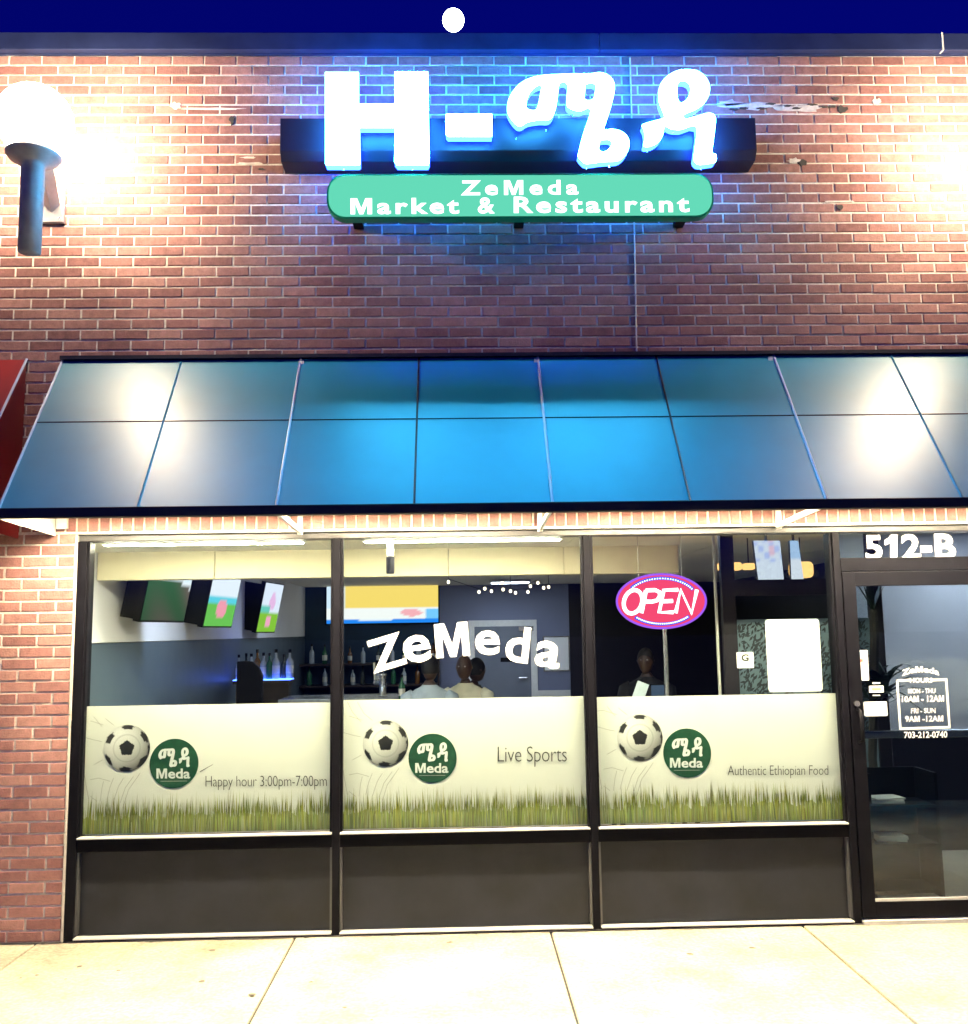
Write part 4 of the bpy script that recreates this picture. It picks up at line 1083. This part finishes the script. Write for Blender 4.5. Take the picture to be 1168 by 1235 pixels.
# service door in the back wall
a_, b_ = at(566, 840, RY1), at(649, 840, RY1); dzt = at(605, 748, RY1).z
t = thing('service_door', 'grey door in a white frame on the back wall', 'door', ((a_.x+b_.x)/2, RY1, 0))
m_ = MB(); fw = .10
m_.box(a_.x, a_.x+fw, RY1-.05, RY1-.002, 0, dzt); m_.box(b_.x-fw, b_.x, RY1-.05, RY1-.002, 0, dzt); m_.box(a_.x+fw, b_.x-fw, RY1-.05, RY1-.002, dzt-fw, dzt); m_.build('frame', 'white_paint', t)
m_ = MB(); m_.box(a_.x+fw+.004, b_.x-fw-.004, RY1-.035, RY1-.003, .005, dzt-fw-.004); lf = m_.build('leaf', 'door_grey', t)
q0, q1 = at(604, 798.5, RY1-.04), at(618, 793, RY1-.04); m_ = MB(); m_.box(q0.x, q1.x, RY1-.04, RY1-.036, q0.z, q1.z); m_.build('sign_plate', 'tv_black', t)
q0 = at(636, 757, RY1-.04); m_ = MB(); m_.box(q0.x-.14, q0.x+.1, RY1-.09, RY1-.036, q0.z-.05, q0.z+.02); m_.build('door_closer', 'steel', t)
m_ = MB(); m_.tube([(b_.x-fw-.08, RY1-.08, .95), (b_.x-fw-.2, RY1-.08, .95)], .012, 8); m_.tube([(b_.x-fw-.08, RY1-.08, .95), (b_.x-fw-.08, RY1-.03, .95)], .012, 8); m_.build('handle', 'steel', t)
q0, q1 = at(656, 810, RY1-.02), at(687, 767, RY1-.02)
t = thing('notice_board', 'white notice board on the back wall right of the grey door', 'notice board', q0)
m_ = MB(); m_.box(q0.x, q1.x, RY1-.02, RY1-.002, q0.z, q1.z); m_.build('frame', 'steel', t)
m_ = MB(); m_.box(q0.x+.02, q1.x-.02, RY1-.024, RY1-.0205, q0.z+.02, q1.z-.02); m_.build('sheet', 'paper', t)

# ---- people
def smooth_head(mb, c, fwd, h=.235):
    """sculpted head: egg skull, jaw, nose, brow, ears"""
    fwd = Vector(fwd).normalized(); side = Vector((0, 0, 1)).cross(fwd).normalized(); up = fwd.cross(side).normalized()*1
    n, m = 24, 16; b = len(mb.v)
    for j in range(m+1):
        th = PI*j/m; cz = math.cos(th); sr = math.sin(th)**.78
        for i in range(n):
            a = 2*PI*i/n; f_ = math.cos(a)*sr; s_ = math.sin(a)*sr
            wx = .074*(1-.12*max(0, -cz)); wf = .096*(1-.10*max(0, -cz))
            df = 0
            if f_ > 0:
                df += .022*math.exp(-((s_/.16)**2)-(((cz+.12)/.14)**2))    # nose
                df += .006*math.exp(-((cz-.12)/.09)**2)*f_                  # brow
                df -= .008*math.exp(-(((abs(s_)-.38)/.16)**2)-((cz-.0)/.10)**2) # eyes
                df += .006*math.exp(-((s_/.30)**2)-(((cz+.46)/.07)**2))    # mouth
                df += .010*math.exp(-((s_/.35)**2)-(((cz+.80)/.12)**2))    # chin
            if abs(s_) > .8: s2 = math.copysign(.014*math.exp(-((cz+.02)/.18)**2-(f_/.25)**2), s_)
            else: s2 = 0
            p = c+fwd*(f_*wf+df)+side*(s_*wx+s2)+up*(cz*h/2); mb.v.append(tuple(p))
    for j in range(m):
        for i in range(n):
            k = (i+1) % n; mb.f.append((b+j*n+i, b+j*n+k, b+(j+1)*n+k, b+(j+1)*n+i))
    return up, side
def skin_mesh(nodes, edges):
    me = bpy.data.meshes.new('s'); me.from_pydata([n[0] for n in nodes], edges, [])
    o = bpy.data.objects.new('s', me); COL.objects.link(o)
    md = o.modifiers.new('skin', 'SKIN'); md.use_smooth_shade = True
    for i, n in enumerate(nodes):
        r = n[1]; me.skin_vertices[0].data[i].radius = (r, r) if not isinstance(r, tuple) else r
        me.skin_vertices[0].data[i].use_root = (i == 0)
    sb = o.modifiers.new('sub', 'SUBSURF'); sb.levels = 2; sb.render_levels = 2
    dg = bpy.context.evaluated_depsgraph_get(); ev = bpy.data.meshes.new_from_object(o.evaluated_get(dg))
    v = [tuple(x.co) for x in ev.vertices]; f = [tuple(p.vertices) for p in ev.polygons]
    bpy.data.objects.remove(o); bpy.data.meshes.remove(me); bpy.data.meshes.remove(ev)
    return v, f
def person(head_px, Y, face, shirt, label, seat=.64, lean=0.0, armf=.30, bald=False, htop=None):
    """seated adult; head_px = pixel of the head's centre, face = heading in degrees (0 = +Y)"""
    H = at(*head_px, Y); f = Vector((math.sin(math.radians(face)), math.cos(math.radians(face)), 0)); s = Vector((f.y, -f.x, 0)); U = Vector((0, 0, 1))
    hip = Vector((H.x, H.y, 0))-f*(lean+.04); seat_z = H.z-.76+abs(lean)*.15; hip.z = seat_z+.09
    chest = Vector((H.x, H.y, H.z-.27))-f*(.05+lean*.35); neck = Vector((H.x, H.y, H.z-.15))-f*(.035+lean*.05); waist = hip.lerp(chest, .45)-f*.01
    nodes = [(hip, (.15, .12)), (waist, (.135, .105)), (chest, (.10, .07)), (neck-U*.045, (.055, .055)), (neck+U*.06, (.060, .062))]
    edges = [(0, 1), (1, 2), (2, 3), (3, 4)]
    shirt_n = [(hip+U*.02, (.165, .14)), (waist, (.155, .125)), (chest, (.178, .140)), (neck-U*.10, (.125, .10)), (neck-U*.03, (.072, .07))]; shirt_e = [(0, 1), (1, 2), (2, 3), (3, 4)]
    tr_n = [(hip-U*.01, (.165, .135))]; tr_e = []
    hands = []
    for k in (-1, 1):
        sh = chest+U*.02+s*k*.165; el = chest+U*.06+s*k*.18-U*.24+f*.12+s*k*.06; wr = el+f*armf*.8-U*.06-s*k*.08; hd = wr+f*.08
        b = len(nodes); nodes += [(sh, .035), (el, .040), (wr, .03), (hd, (.042, .018))]; edges += [(2, b), (b, b+1), (b+1, b+2), (b+2, b+3)]
        hands.append((hd, k))
        b2 = len(shirt_n); shirt_n += [(sh, .080), (sh.lerp(el, .75), .066)]; shirt_e += [(2, b2), (b2, b2+1)]
        hp_ = hip+s*k*.10; kn = hp_+f*.42+U*.02; an = kn-U*.44-f*.06; toe = an+f*.14-U*.03
        an.z = max(an.z, .09); toe.z = max(toe.z, .05)
        b = len(nodes); nodes += [(hp_, .085), (kn, .06), (an, .04), (toe, .035)]; edges += [(0, b), (b, b+1), (b+1, b+2), (b+2, b+3)]
        b3 = len(tr_n); tr_n += [(hp_, .095), (kn, .072), (an+U*.03, .058)]; tr_e += [(0, b3), (b3, b3+1), (b3+1, b3+2)]
    t = thing('person', label, 'person', (hip.x, hip.y, 0), 'people inside the restaurant')
    m_ = MB(); m_.v, m_.f = skin_mesh(nodes, edges); m_.v = list(m_.v); m_.f = list(m_.f)
    up, side = smooth_head(m_, H, f)
    for hd, k in hands:
        for q in range(5):
            if q < 4: a0 = hd+s*k*(-.03+.02*q); L = (.065, .075, .07, .055)[q]; m_.tube([a0, a0+f*L*.55-U*.004, a0+f*L-U*.018], [.0095, .0085, .007], 6)
            else: a0 = hd-f*.05-s*k*.035; m_.tube([a0, a0-s*k*.03+f*.03, a0-s*k*.035+f*.06], [.011, .009, .007], 6)
    m_.build('body', 'skin_dark', t, smooth=True)
    m_ = MB(); nk = Vector((neck.x, neck.y, H.z-.15)); rings = []
    for fr, w_, d_ in ((-.06, .175, .14), (.10, .172, .135), (.30, .165, .125), (.52, .182, .13), (.70, .198, .128), (.80, .200, .115), (.87, .178, .10), (.925, .130, .088), (.965, .088, .078), (1.0, .070, .072)):
        rings.append((hip.lerp(nk, fr), w_, d_))
    nS = 28
    for q, (c_, w_, d_) in enumerate(rings):
        for i in range(nS):
            a = 2*PI*i/nS; wob = 1+.018*math.sin(a*5+q*1.3)*(1 if q < 8 else 0)
            m_.v.append(tuple(c_+s*(math.cos(a)*w_*wob)+f*(math.sin(a)*d_*wob)))
    for q in range(len(rings)-1):
        for i in range(nS): k = (i+1) % nS; m_.f.append((q*nS+i, q*nS+k, (q+1)*nS+k, (q+1)*nS+i))
    for k in (-1, 1):
        sh = hip.lerp(nk, .80)+s*k*.150; el = chest+U*.06+s*k*.18-U*.24+f*.12+s*k*.06
        m_.tube([sh, sh+s*k*.055-U*.03, sh.lerp(el, .55)+s*k*.02, sh.lerp(el, .95)], [.070, .078, .068, .066], 14)
    m_.build('shirt', shirt, t, smooth=True)
    m_ = MB(); m_.v, m_.f = skin_mesh(tr_n, tr_e); m_.build('trousers', 'jeans', t, smooth=True)
    m_ = MB()
    for j in range(9):
        th = (PI*.62 if not bald else PI*.42)*j/8
        for i in range(20):
            a = 2*PI*i/20; fr_ = math.cos(a); lim = th*(1-.42*max(0, fr_)) if not bald else th
            p = H+f*(fr_*math.sin(lim)*.103-.004-(0.006 if bald else 0))+s*(math.sin(a)*math.sin(lim)*.083)+U*(math.cos(lim)*.1265); m_.v.append(tuple(p))
    for j in range(8):
        for i in range(20): k = (i+1) % 20; m_.f.append((j*20+i, j*20+k, (j+1)*20+k, (j+1)*20+i))
    if not bald: m_.build('hair', 'hair_black', t, smooth=True)
    for k in (-1, 1):
        e = H+f*.086+s*k*.030+U*.012; m2 = MB(); m2.lathe([(.011*math.sin(PI*q/6), -.008*math.cos(PI*q/6)) for q in range(1, 6)], e-f*.002, 8); m2.build('eye', 'eye_dark', t)
    st = thing('bar_stool', {'shirt_blue': 'bar stool under the person in the pale blue shirt', 'shirt_white': 'bar stool under the bald person in the cream shirt', 'shirt_black': 'bar stool under the person in black behind the cream shirt'}[shirt] if face != 200 else 'bar stool under the dim person behind the neon sign', 'stool', (hip.x, hip.y, 0), 'bar stools')
    zs_ = hip.z-.145
    m_ = MB(); m_.lathe([(.17, zs_-.05), (.18, zs_-.03), (.18, zs_-.01), (.15, zs_)], (hip.x, hip.y, 0), 18); m_.build('seat', 'chair_black', st)
    for k in range(4):
        a = PI/4+PI/2*k; m_ = MB(); m_.tube([(hip.x+.12*math.cos(a), hip.y+.12*math.sin(a), zs_-.05), (hip.x+.2*math.cos(a), hip.y+.2*math.sin(a), 0)], .014, 6); m_.build('leg', 'black_metal', st)
    return t
person((519, 806), 3.45, 8, 'shirt_blue', 'person in a pale blue shirt seen from behind at the bar', armf=.3)
person((560, 805), 3.75, 195, 'shirt_white', 'bald person in a cream shirt leaning towards the pale blue shirt', lean=.10, bald=True)
person((575, 808), 4.25, 60, 'shirt_black', 'person in black half hidden behind the cream shirt')
person((779, 797), 3.6, 200, 'shirt_black', 'dimly lit person in the dark room below the neon sign')

# ---- neon OPEN sign
ny = .16
c = at(798, 725, ny); rx = (at(852.5, 725, ny)-c).length; rz = (at(798, 691.5, ny)-at(798, 757.5, ny)).length/2
t = thing('open_sign', 'glowing oval pink OPEN sign hanging in the right window', 'sign', (c.x, ny, c.z-rz))
def ell(k, y, n=56, ph_=0): return [(c.x+rx*k*math.cos(2*PI*i/n), c.z+rz*k*math.sin(2*PI*i/n)) for i in range(n)]
m_ = MB(); m_.prism([ell(.985, 0)], ny, ny+.02); m_.build('panel', 'neon_panel', t)
m_ = MB(); m_.tube([(x, ny-.002, z) for x, z in ell(.985, 0)], .0065, 8, close=True); m_.build('rim', 'neon_rim', t, smooth=True)
def op(x, y): p = at(730+x/8.343, 680+y/8.343, ny-.014); return p
def strokes(name, ls, r=.0118):
    m_ = MB()
    for l in ls: m_.tube([op(*q) for q in l], r, 8)
    m_.build(name, 'neon_white', t, smooth=True)
oc = [(282+92*math.cos(a)+16*math.sin(a), 382-118*math.sin(a)) for a in [2*PI*k/28 for k in range(29)]]
strokes('letter', [oc]); strokes('letter', [[(368, 495), (412, 268)], [(412, 268), (505, 264), (548, 285), (552, 325), (525, 368), (470, 382), (394, 380)]])
strokes('letter', [[(735, 262), (592, 266), (545, 488), (688, 488)], [(568, 378), (682, 374)]]); strokes('letter', [[(712, 495), (762, 262), (872, 500), (925, 262)]])
for sgn, a0, a1 in ((1, 32, 142), (-1, -134, -46)):
    m_ = MB()
    for k in range(27):
        a = math.radians(a0+(a1-a0)*k/26); kk = .80 if sgn > 0 else .80
        p = Vector((c.x+rx*.80*math.cos(a), ny-.008, c.z+rz*.83*math.sin(a)))
        m_.lathe([(.0055*math.sin(PI*q/5), -.0055*math.cos(PI*q/5)) for q in range(1, 5)], p, 6)
    m_.build('led_row', 'led_white', t)
    m_ = MB(); q = []
    for k in range(27):
        a = math.radians(a0-3+(a1-a0+6)*k/26); q.append((c.x+rx*.81*math.cos(a), ny-.001, c.z+rz*.84*math.sin(a)))
    m_.tube(q, .011, 6); m_.build('led_channel', 'led_arc', t)
m_ = MB()
for dx in (-.3, .3): m_.tube([(c.x+dx*rx*1.6, ny+.01, c.z+rz*.85), (c.x+dx*rx*1.6, ny+.01, RC)], .0015, 5)
m_.build('hanging_wire', 'steel', t)
p0, p1 = at(802, 760, .9), at(802, 838, .9)
t = thing('metal_post', 'slim pale metal post below the neon sign', 'post', (p0.x, .9, 0))
m_ = MB(); m_.tube([(p0.x, .9, 0.02), (p0.x, .9, p0.z+.12)], .014, 10); m_.build('shaft', 'steel', t)
m_ = MB(); m_.lathe([(.14, 0), (.14, .015), (.03, .02)], (p0.x, .9, 0), 16); m_.build('base', 'ledge_metal', t)
p = at(768, 838, 1.6)
t = thing('menu_stand', 'small tilted pale menu card on the table behind the right banner', 'menu', (p.x, 1.6, p.z))
M = Matrix.Translation((p.x, 1.6, p.z-.05)) @ Matrix.Rotation(math.radians(22), 4, 'Y')
m_ = MB(); m_.box(-.045, .045, -.004, .004, 0, .15, M); m_.build('card', 'shirt_blue', t)
t2 = thing('side_table', 'dark table behind the right banner', 'table', (at(790, 838, 1.7).x, 1.7, 0))
q = at(790, 838, 1.7); m_ = MB(); m_.box(q.x-.35, q.x+.3, 1.5, 2.0, p.z-.09, p.z-.05); m_.build('top', 'dark_wood', t2)
for sx_ in (-.3, .25):
    for sy_ in (1.54, 1.96): m_ = MB(); m_.tube([(q.x+sx_, sy_, 0), (q.x+sx_, sy_, p.z-.091)], .02, 8); m_.build('leg', 'dark_wood', t2)
q = at(793, 826, 1.75)
t = thing('card_terminal', 'small screen on the table beside the menu card', 'terminal', (q.x, 1.75, p.z-.05))
m_ = MB(); m_.box(q.x-.06, q.x+.06, 1.74, 1.755, p.z-.049, p.z+.07); m_.build('case', 'tv_black', t)
grid('screen', (q.x-.05, 1.738, p.z-.04), (.1, 0, 0), (0, 0, .10), 6, 5, lambda u, v: (.06, .09, .14), 'screen', t)

# ---- glazed vestibule partition behind the right window
VY = 1.15
vx0, vx1 = at(866, 750, VY).x, at(1066, 750, VY).x
pt = thing('vestibule_partition', 'dark framed glass partition with a leaf patterned lower film', 'partition', ((vx0+vx1)/2, VY, 0))
m_ = MB(); zr0, zr1 = at(930, 718, VY).z, at(930, 699, VY).z
m_.box(at(873, 750, VY).x, at(889, 750, VY).x, VY, VY+.06, 0, RC); m_.box(vx1-.085, vx1, VY, VY+.06, 0, RC)
m_.box(at(889, 750, VY).x, at(1008, 750, VY).x, VY, VY+.06, zr0, zr1); m_.build('frame', 'room_dark', pt)
m_ = MB(); m_.box(at(864, 750, VY).x, at(866.5, 750, VY).x, VY-.005, VY+.02, 0, RC-.01); m_.build('edge_trim', 'ledge_metal', pt)
f0, f1 = at(889, 840, VY+.02), at(1054, 745, VY+.02)
m_ = MB(); m_.box(f0.x+.001, vx1-.087, VY+.02, VY+.024, .05, RC-.01); m_.build('glass', 'shop_glass', pt)
m_ = MB(); m_.box(f0.x+.002, vx1-.088, VY+.014, VY+.016, .06, f1.z); m_.build('film', 'film_grey', pt)
m_ = MB(); rnd = random.Random(5)
for k in range(1500):
    x = rnd.uniform(f0.x+.03, vx1-.12); z = rnd.uniform(.95, f1.z-.03); a = rnd.gauss(.9, .6); L = rnd.uniform(.03, .055); w_ = L*.34
    d_ = Vector((math.cos(a), 0, math.sin(a))); n_ = Vector((-d_.z, 0, d_.x)); o_ = Vector((x, VY+.0128-k*1e-6, z))
    b = len(m_.v); m_.v += [tuple(o_-d_*L/2), tuple(o_+n_*w_/2), tuple(o_+d_*L/2), tuple(o_-n_*w_/2)]; m_.f.append((b, b+1, b+2, b+3))
o = m_.build('leaf_print', 'film_leaf', pt); o['kind'] = 'stuff'
# television reflections in the glass, built as hanging displays beyond the partition
for k, (q4, lab, fn) in enumerate((
        (((909, 652), (941, 652), (946, 700), (915, 700)), 'left one of two television reflections in the right window, modelled as hanging screens', lambda u, v: (.55, .6, 1.0) if (int(u*5)+int(v*7)) % 3 == 0 and v > .45 else ((1, .6, .75) if (v > .6 and .5 < u < .8) else (.85, .85, 1.0))),
        (((953, 652), (963, 652), (970, 700), (955, 700)), 'right narrower one of two television reflections in the right window, modelled as hanging screens', lambda u, v: (.5, .65, .95) if v > .5 else (.9, .88, 1)))):
    Yd = 1.6
    P = [at(x, y, Yd) for x, y in q4]
    t = thing('tv_reflection', lab, 'screen', P[3], 'reflected television screens')
    m_ = MB(); dv = Vector((0, .04, 0))
    m_.v = [tuple(p_+Vector((0, .002, 0))) for p_ in P]+[tuple(p_+dv) for p_ in P]; m_.f = [(0, 1, 2, 3), (7, 6, 5, 4), (0, 4, 5, 1), (1, 5, 6, 2), (2, 6, 7, 3), (3, 7, 4, 0)]; m_.build('casing', 'tv_black', t)
    mb = MB(); mb.c = []
    for j in range(13):
        for i in range(11):
            u, v = i/10, j/12; lo = P[3].lerp(P[2], u); hi = P[0].lerp(P[1], u); mb.v.append(tuple(lo.lerp(hi, v))); mb.c.append(fn(u, v))
    for j in range(12):
        for i in range(10): a = j*11+i; mb.f.append((a, a+1, a+12, a+11))
    mb.build('screen', 'screen', t)
    m_ = MB(); top = (P[0]+P[1])/2+dv*.5; m_.tube([top, Vector((top.x, top.y, RC))], .01, 6); m_.build('bracket', 'black_metal', t)
for k, (x0_, y0_, x1_, y1_, lab) in enumerate(((868, 678, 895, 688, 'long glowing orange lamp through the right window, left of the screen reflections'), (898, 679, 911, 687, 'short glowing orange lamp through the right window, beside the left screen reflection'), (955, 677, 981, 697, 'glowing orange lamp through the right window, right of the screen reflections'))):
    a_, b_ = at(x0_, y1_, 2.2), at(x1_, y0_, 2.2)
    t = thing('orange_lamp', lab, 'lamp', ((a_.x+b_.x)/2, 2.2, a_.z), 'orange lamps')
    m_ = MB(); m_.prism([rrect(a_.x, a_.z, b_.x, b_.z, (b_.z-a_.z)*.3)], 2.2, 2.26); m_.build('shade', 'orange_glow', t)
    m_ = MB(); m_.tube([((a_.x+b_.x)/2, 2.23, b_.z), ((a_.x+b_.x)/2, 2.23, RC)], .005, 6); m_.build('cord', 'tv_black', t)
# ---- entrance lobby seen through the door
wx0 = at(1069, 780, 1.75).x
lw = sgroup('lobby_wall', (wx0, 1.75, 0)); zl_ = at(1110, 884, 1.75).z
m_ = MB(); zu_ = at(1110, 700, 1.75).z; m_.box(wx0, RX1-.001, 1.75, 1.85, zl_+.03, zu_-.001); m_.build('upper_paint', 'room_white', lw)
m_ = MB(); m_.box(wx0, RX1-.001, 1.752, 1.85, zu_, RC-.001); m_.build('top_band', 'door_grey', lw)
m_ = MB(); m_.box(at(1012, 750, 1.75).x, wx0-.12, 1.75, 1.85, zl_+.03, RC-.001); m_.build('side_panel', 'room_white', lw)
m_ = MB(); m_.box(wx0, RX1-.001, 1.75, 1.85, 0, zl_-.0); m_.build('lower_panel', 'room_dark', lw)
m_ = MB(); m_.box(wx0, RX1-.001, 1.735, 1.85, zl_+.001, zl_+.029); m_.build('dado_rail', 'white_paint', lw)
lr = thing('leaflet_rack', 'low dark rack with pale leaflets behind the lower door glass', 'rack', (at(1075, 1010, .55).x, .55, 0))
lx_a, lx_b = at(1046, 1000, .55).x, at(1122, 1000, .55).x
for zz in (at(1075, 968, .55).z, at(1075, 1014, .55).z, .06):
    m_ = MB(); m_.box(lx_a, lx_b, .45, .72, zz-.02, zz); m_.build('shelf', 'tv_black', lr)
zt3 = at(1075, 930, .55).z
for xx in (lx_a-.02, lx_b): m_ = MB(); m_.box(xx, xx+.02, .45, .72, 0.012, zt3); m_.build('side_panel', 'tv_black', lr)
m_ = MB(); m_.box(lx_a, lx_b, .722, .735, .012, zt3); m_.build('back_panel', 'tv_black', lr)
for k, (xa_, ya_, xb_, yb_) in enumerate(((1052, 955, 1096, 967.5), (1060, 1001, 1100, 1013.5))):
    a_, b_ = at(xa_, yb_, .5), at(xb_, ya_, .5)
    lf_ = thing('leaflet_stack', ('pale leaflet stack on the upper shelf of the low rack', 'pale leaflet stack on the lower shelf of the low rack')[k], 'leaflets', ((a_.x+b_.x)/2, .5, a_.z), 'leaflets on the rack')
    zz = (at(1075, 968, .55).z, at(1075, 1014, .55).z)[k]
    for q in range(3):
        m_ = MB(); M = Matrix.Translation(((a_.x+b_.x)/2, .58, zz+.001+q*.011)) @ Matrix.Rotation(random.uniform(-.25, .25), 4, 'Z')
        m_.box(-(b_.x-a_.x)*.42, (b_.x-a_.x)*.42, -.07, .07, 0, .010, M); m_.build('leaflet', 'label_paper', lf_)
m_ = MB(); m_.box(DX0+.05, DX1-.1, .2, .44, .001, .010); tag(m_.build('door_mat', 'mat_dark'), 'dark mat on the floor just inside the glass door', 'mat')
# dracaena
p = at(1056, 900, .95)
t = thing('potted_plant', 'dark spiky dracaena plant standing behind the door glass', 'plant', (p.x, 0.95, 0))
m_ = MB(); m_.lathe([(.12, .012), (.17, .30), (.18, .32), (.16, .32), (.15, .29), (0, .29)], (p.x, 0.95, 0), 20); m_.build('pot', 'terracotta', t)
tz = at(1053, 735, 0.95).z; tx = at(1053, 735, 0.95).x
m_ = MB(); m_.tube([(p.x, 0.95, .28), (p.x-.02, .96, .8), (tx, 0.95, tz-.2), (tx, 0.95, tz)], [.035, .03, .032, .028], 8); m_.build('trunk', 'plant_trunk', t)
def leaf(b_, d_, L, w, droop):
    d_ = Vector(d_).normalized(); side = d_.cross(Vector((0, 0, 1)))
    if side.length < .1: side = Vector((1, 0, 0))
    side.normalize(); m_ = MB(); pos = Vector(b_); dd = d_.copy(); n = 6
    for k in range(n+1):
        tt = k/n; ww = w*(math.sin(PI*min(1, tt*.85+.12))**.7)*(1-tt*.55)
        m_.v += [tuple(pos-side*ww), tuple(pos+side*ww)]
        pos = pos+dd*(L/n); dd = (dd-Vector((0, 0, droop/n))).normalized()
    m_.f = [(2*k, 2*k+1, 2*k+3, 2*k+2) for k in range(n)]
    m_.build('leaf', 'plant_leaf', t)
rnd = random.Random(8)
for k in range(13):
    a = rnd.uniform(0, 2*PI); leaf((tx, 0.95, tz-.02), (math.cos(a)*.35, math.sin(a)*.25, 1), rnd.uniform(.18, .32), .018, rnd.uniform(.2, 1.1))
lz_ = at(1080, 800, .92).z
for k in range(34):
    a = 2*PI*k/34*1.0+rnd.uniform(-.2, .2); leaf((p.x+rnd.uniform(-.03, .12), 0.95, lz_-rnd.uniform(.1, .32)), (math.cos(a)*.9, math.sin(a)*.35-.1, rnd.uniform(.3, 1.4)), rnd.uniform(.28, .5), .03, rnd.uniform(.6, 2.2))


# ------------------------------------------------------------------ chandelier reflection, built as a string of small warm bulbs in the room
emit('reflected_bulb_glow', (1.0, .82, .55), 2.2)
yb = 5.2; cpt = at(592, 712, yb)
t = thing('chandelier_reflection', 'chandelier reflection modelled as a row of small warm bulbs before the grey back wall', 'reflected lights', (cpt.x, yb, cpt.z))
bp_ = [(541, 702), (578, 714), (585, 710), (593, 713), (606, 703), (607, 711), (616, 713), (622, 715), (637, 714), (640, 707), (649, 703), (656, 709), (662, 708)]
P_ = [at(x, y, yb+.05*math.sin(x)) for x, y in bp_]
m_ = MB(); m_.tube([p_+Vector((0, 0, .035)) for p_ in P_], .003, 5); m_.build('cable', 'tv_black', t)
for e_ in (P_[0], P_[6], P_[-1]): m_ = MB(); m_.tube([e_+Vector((0, 0, .035)), Vector((e_.x, e_.y, RC))], .003, 5); m_.build('hanger', 'tv_black', t)
for p_ in P_:
    m_ = MB(); m_.lathe([(.016*math.sin(PI*q/6), -.02*math.cos(PI*q/6)) for q in range(1, 6)], p_, 8); m_.build('bulb', 'reflected_bulb_glow', t, smooth=True)
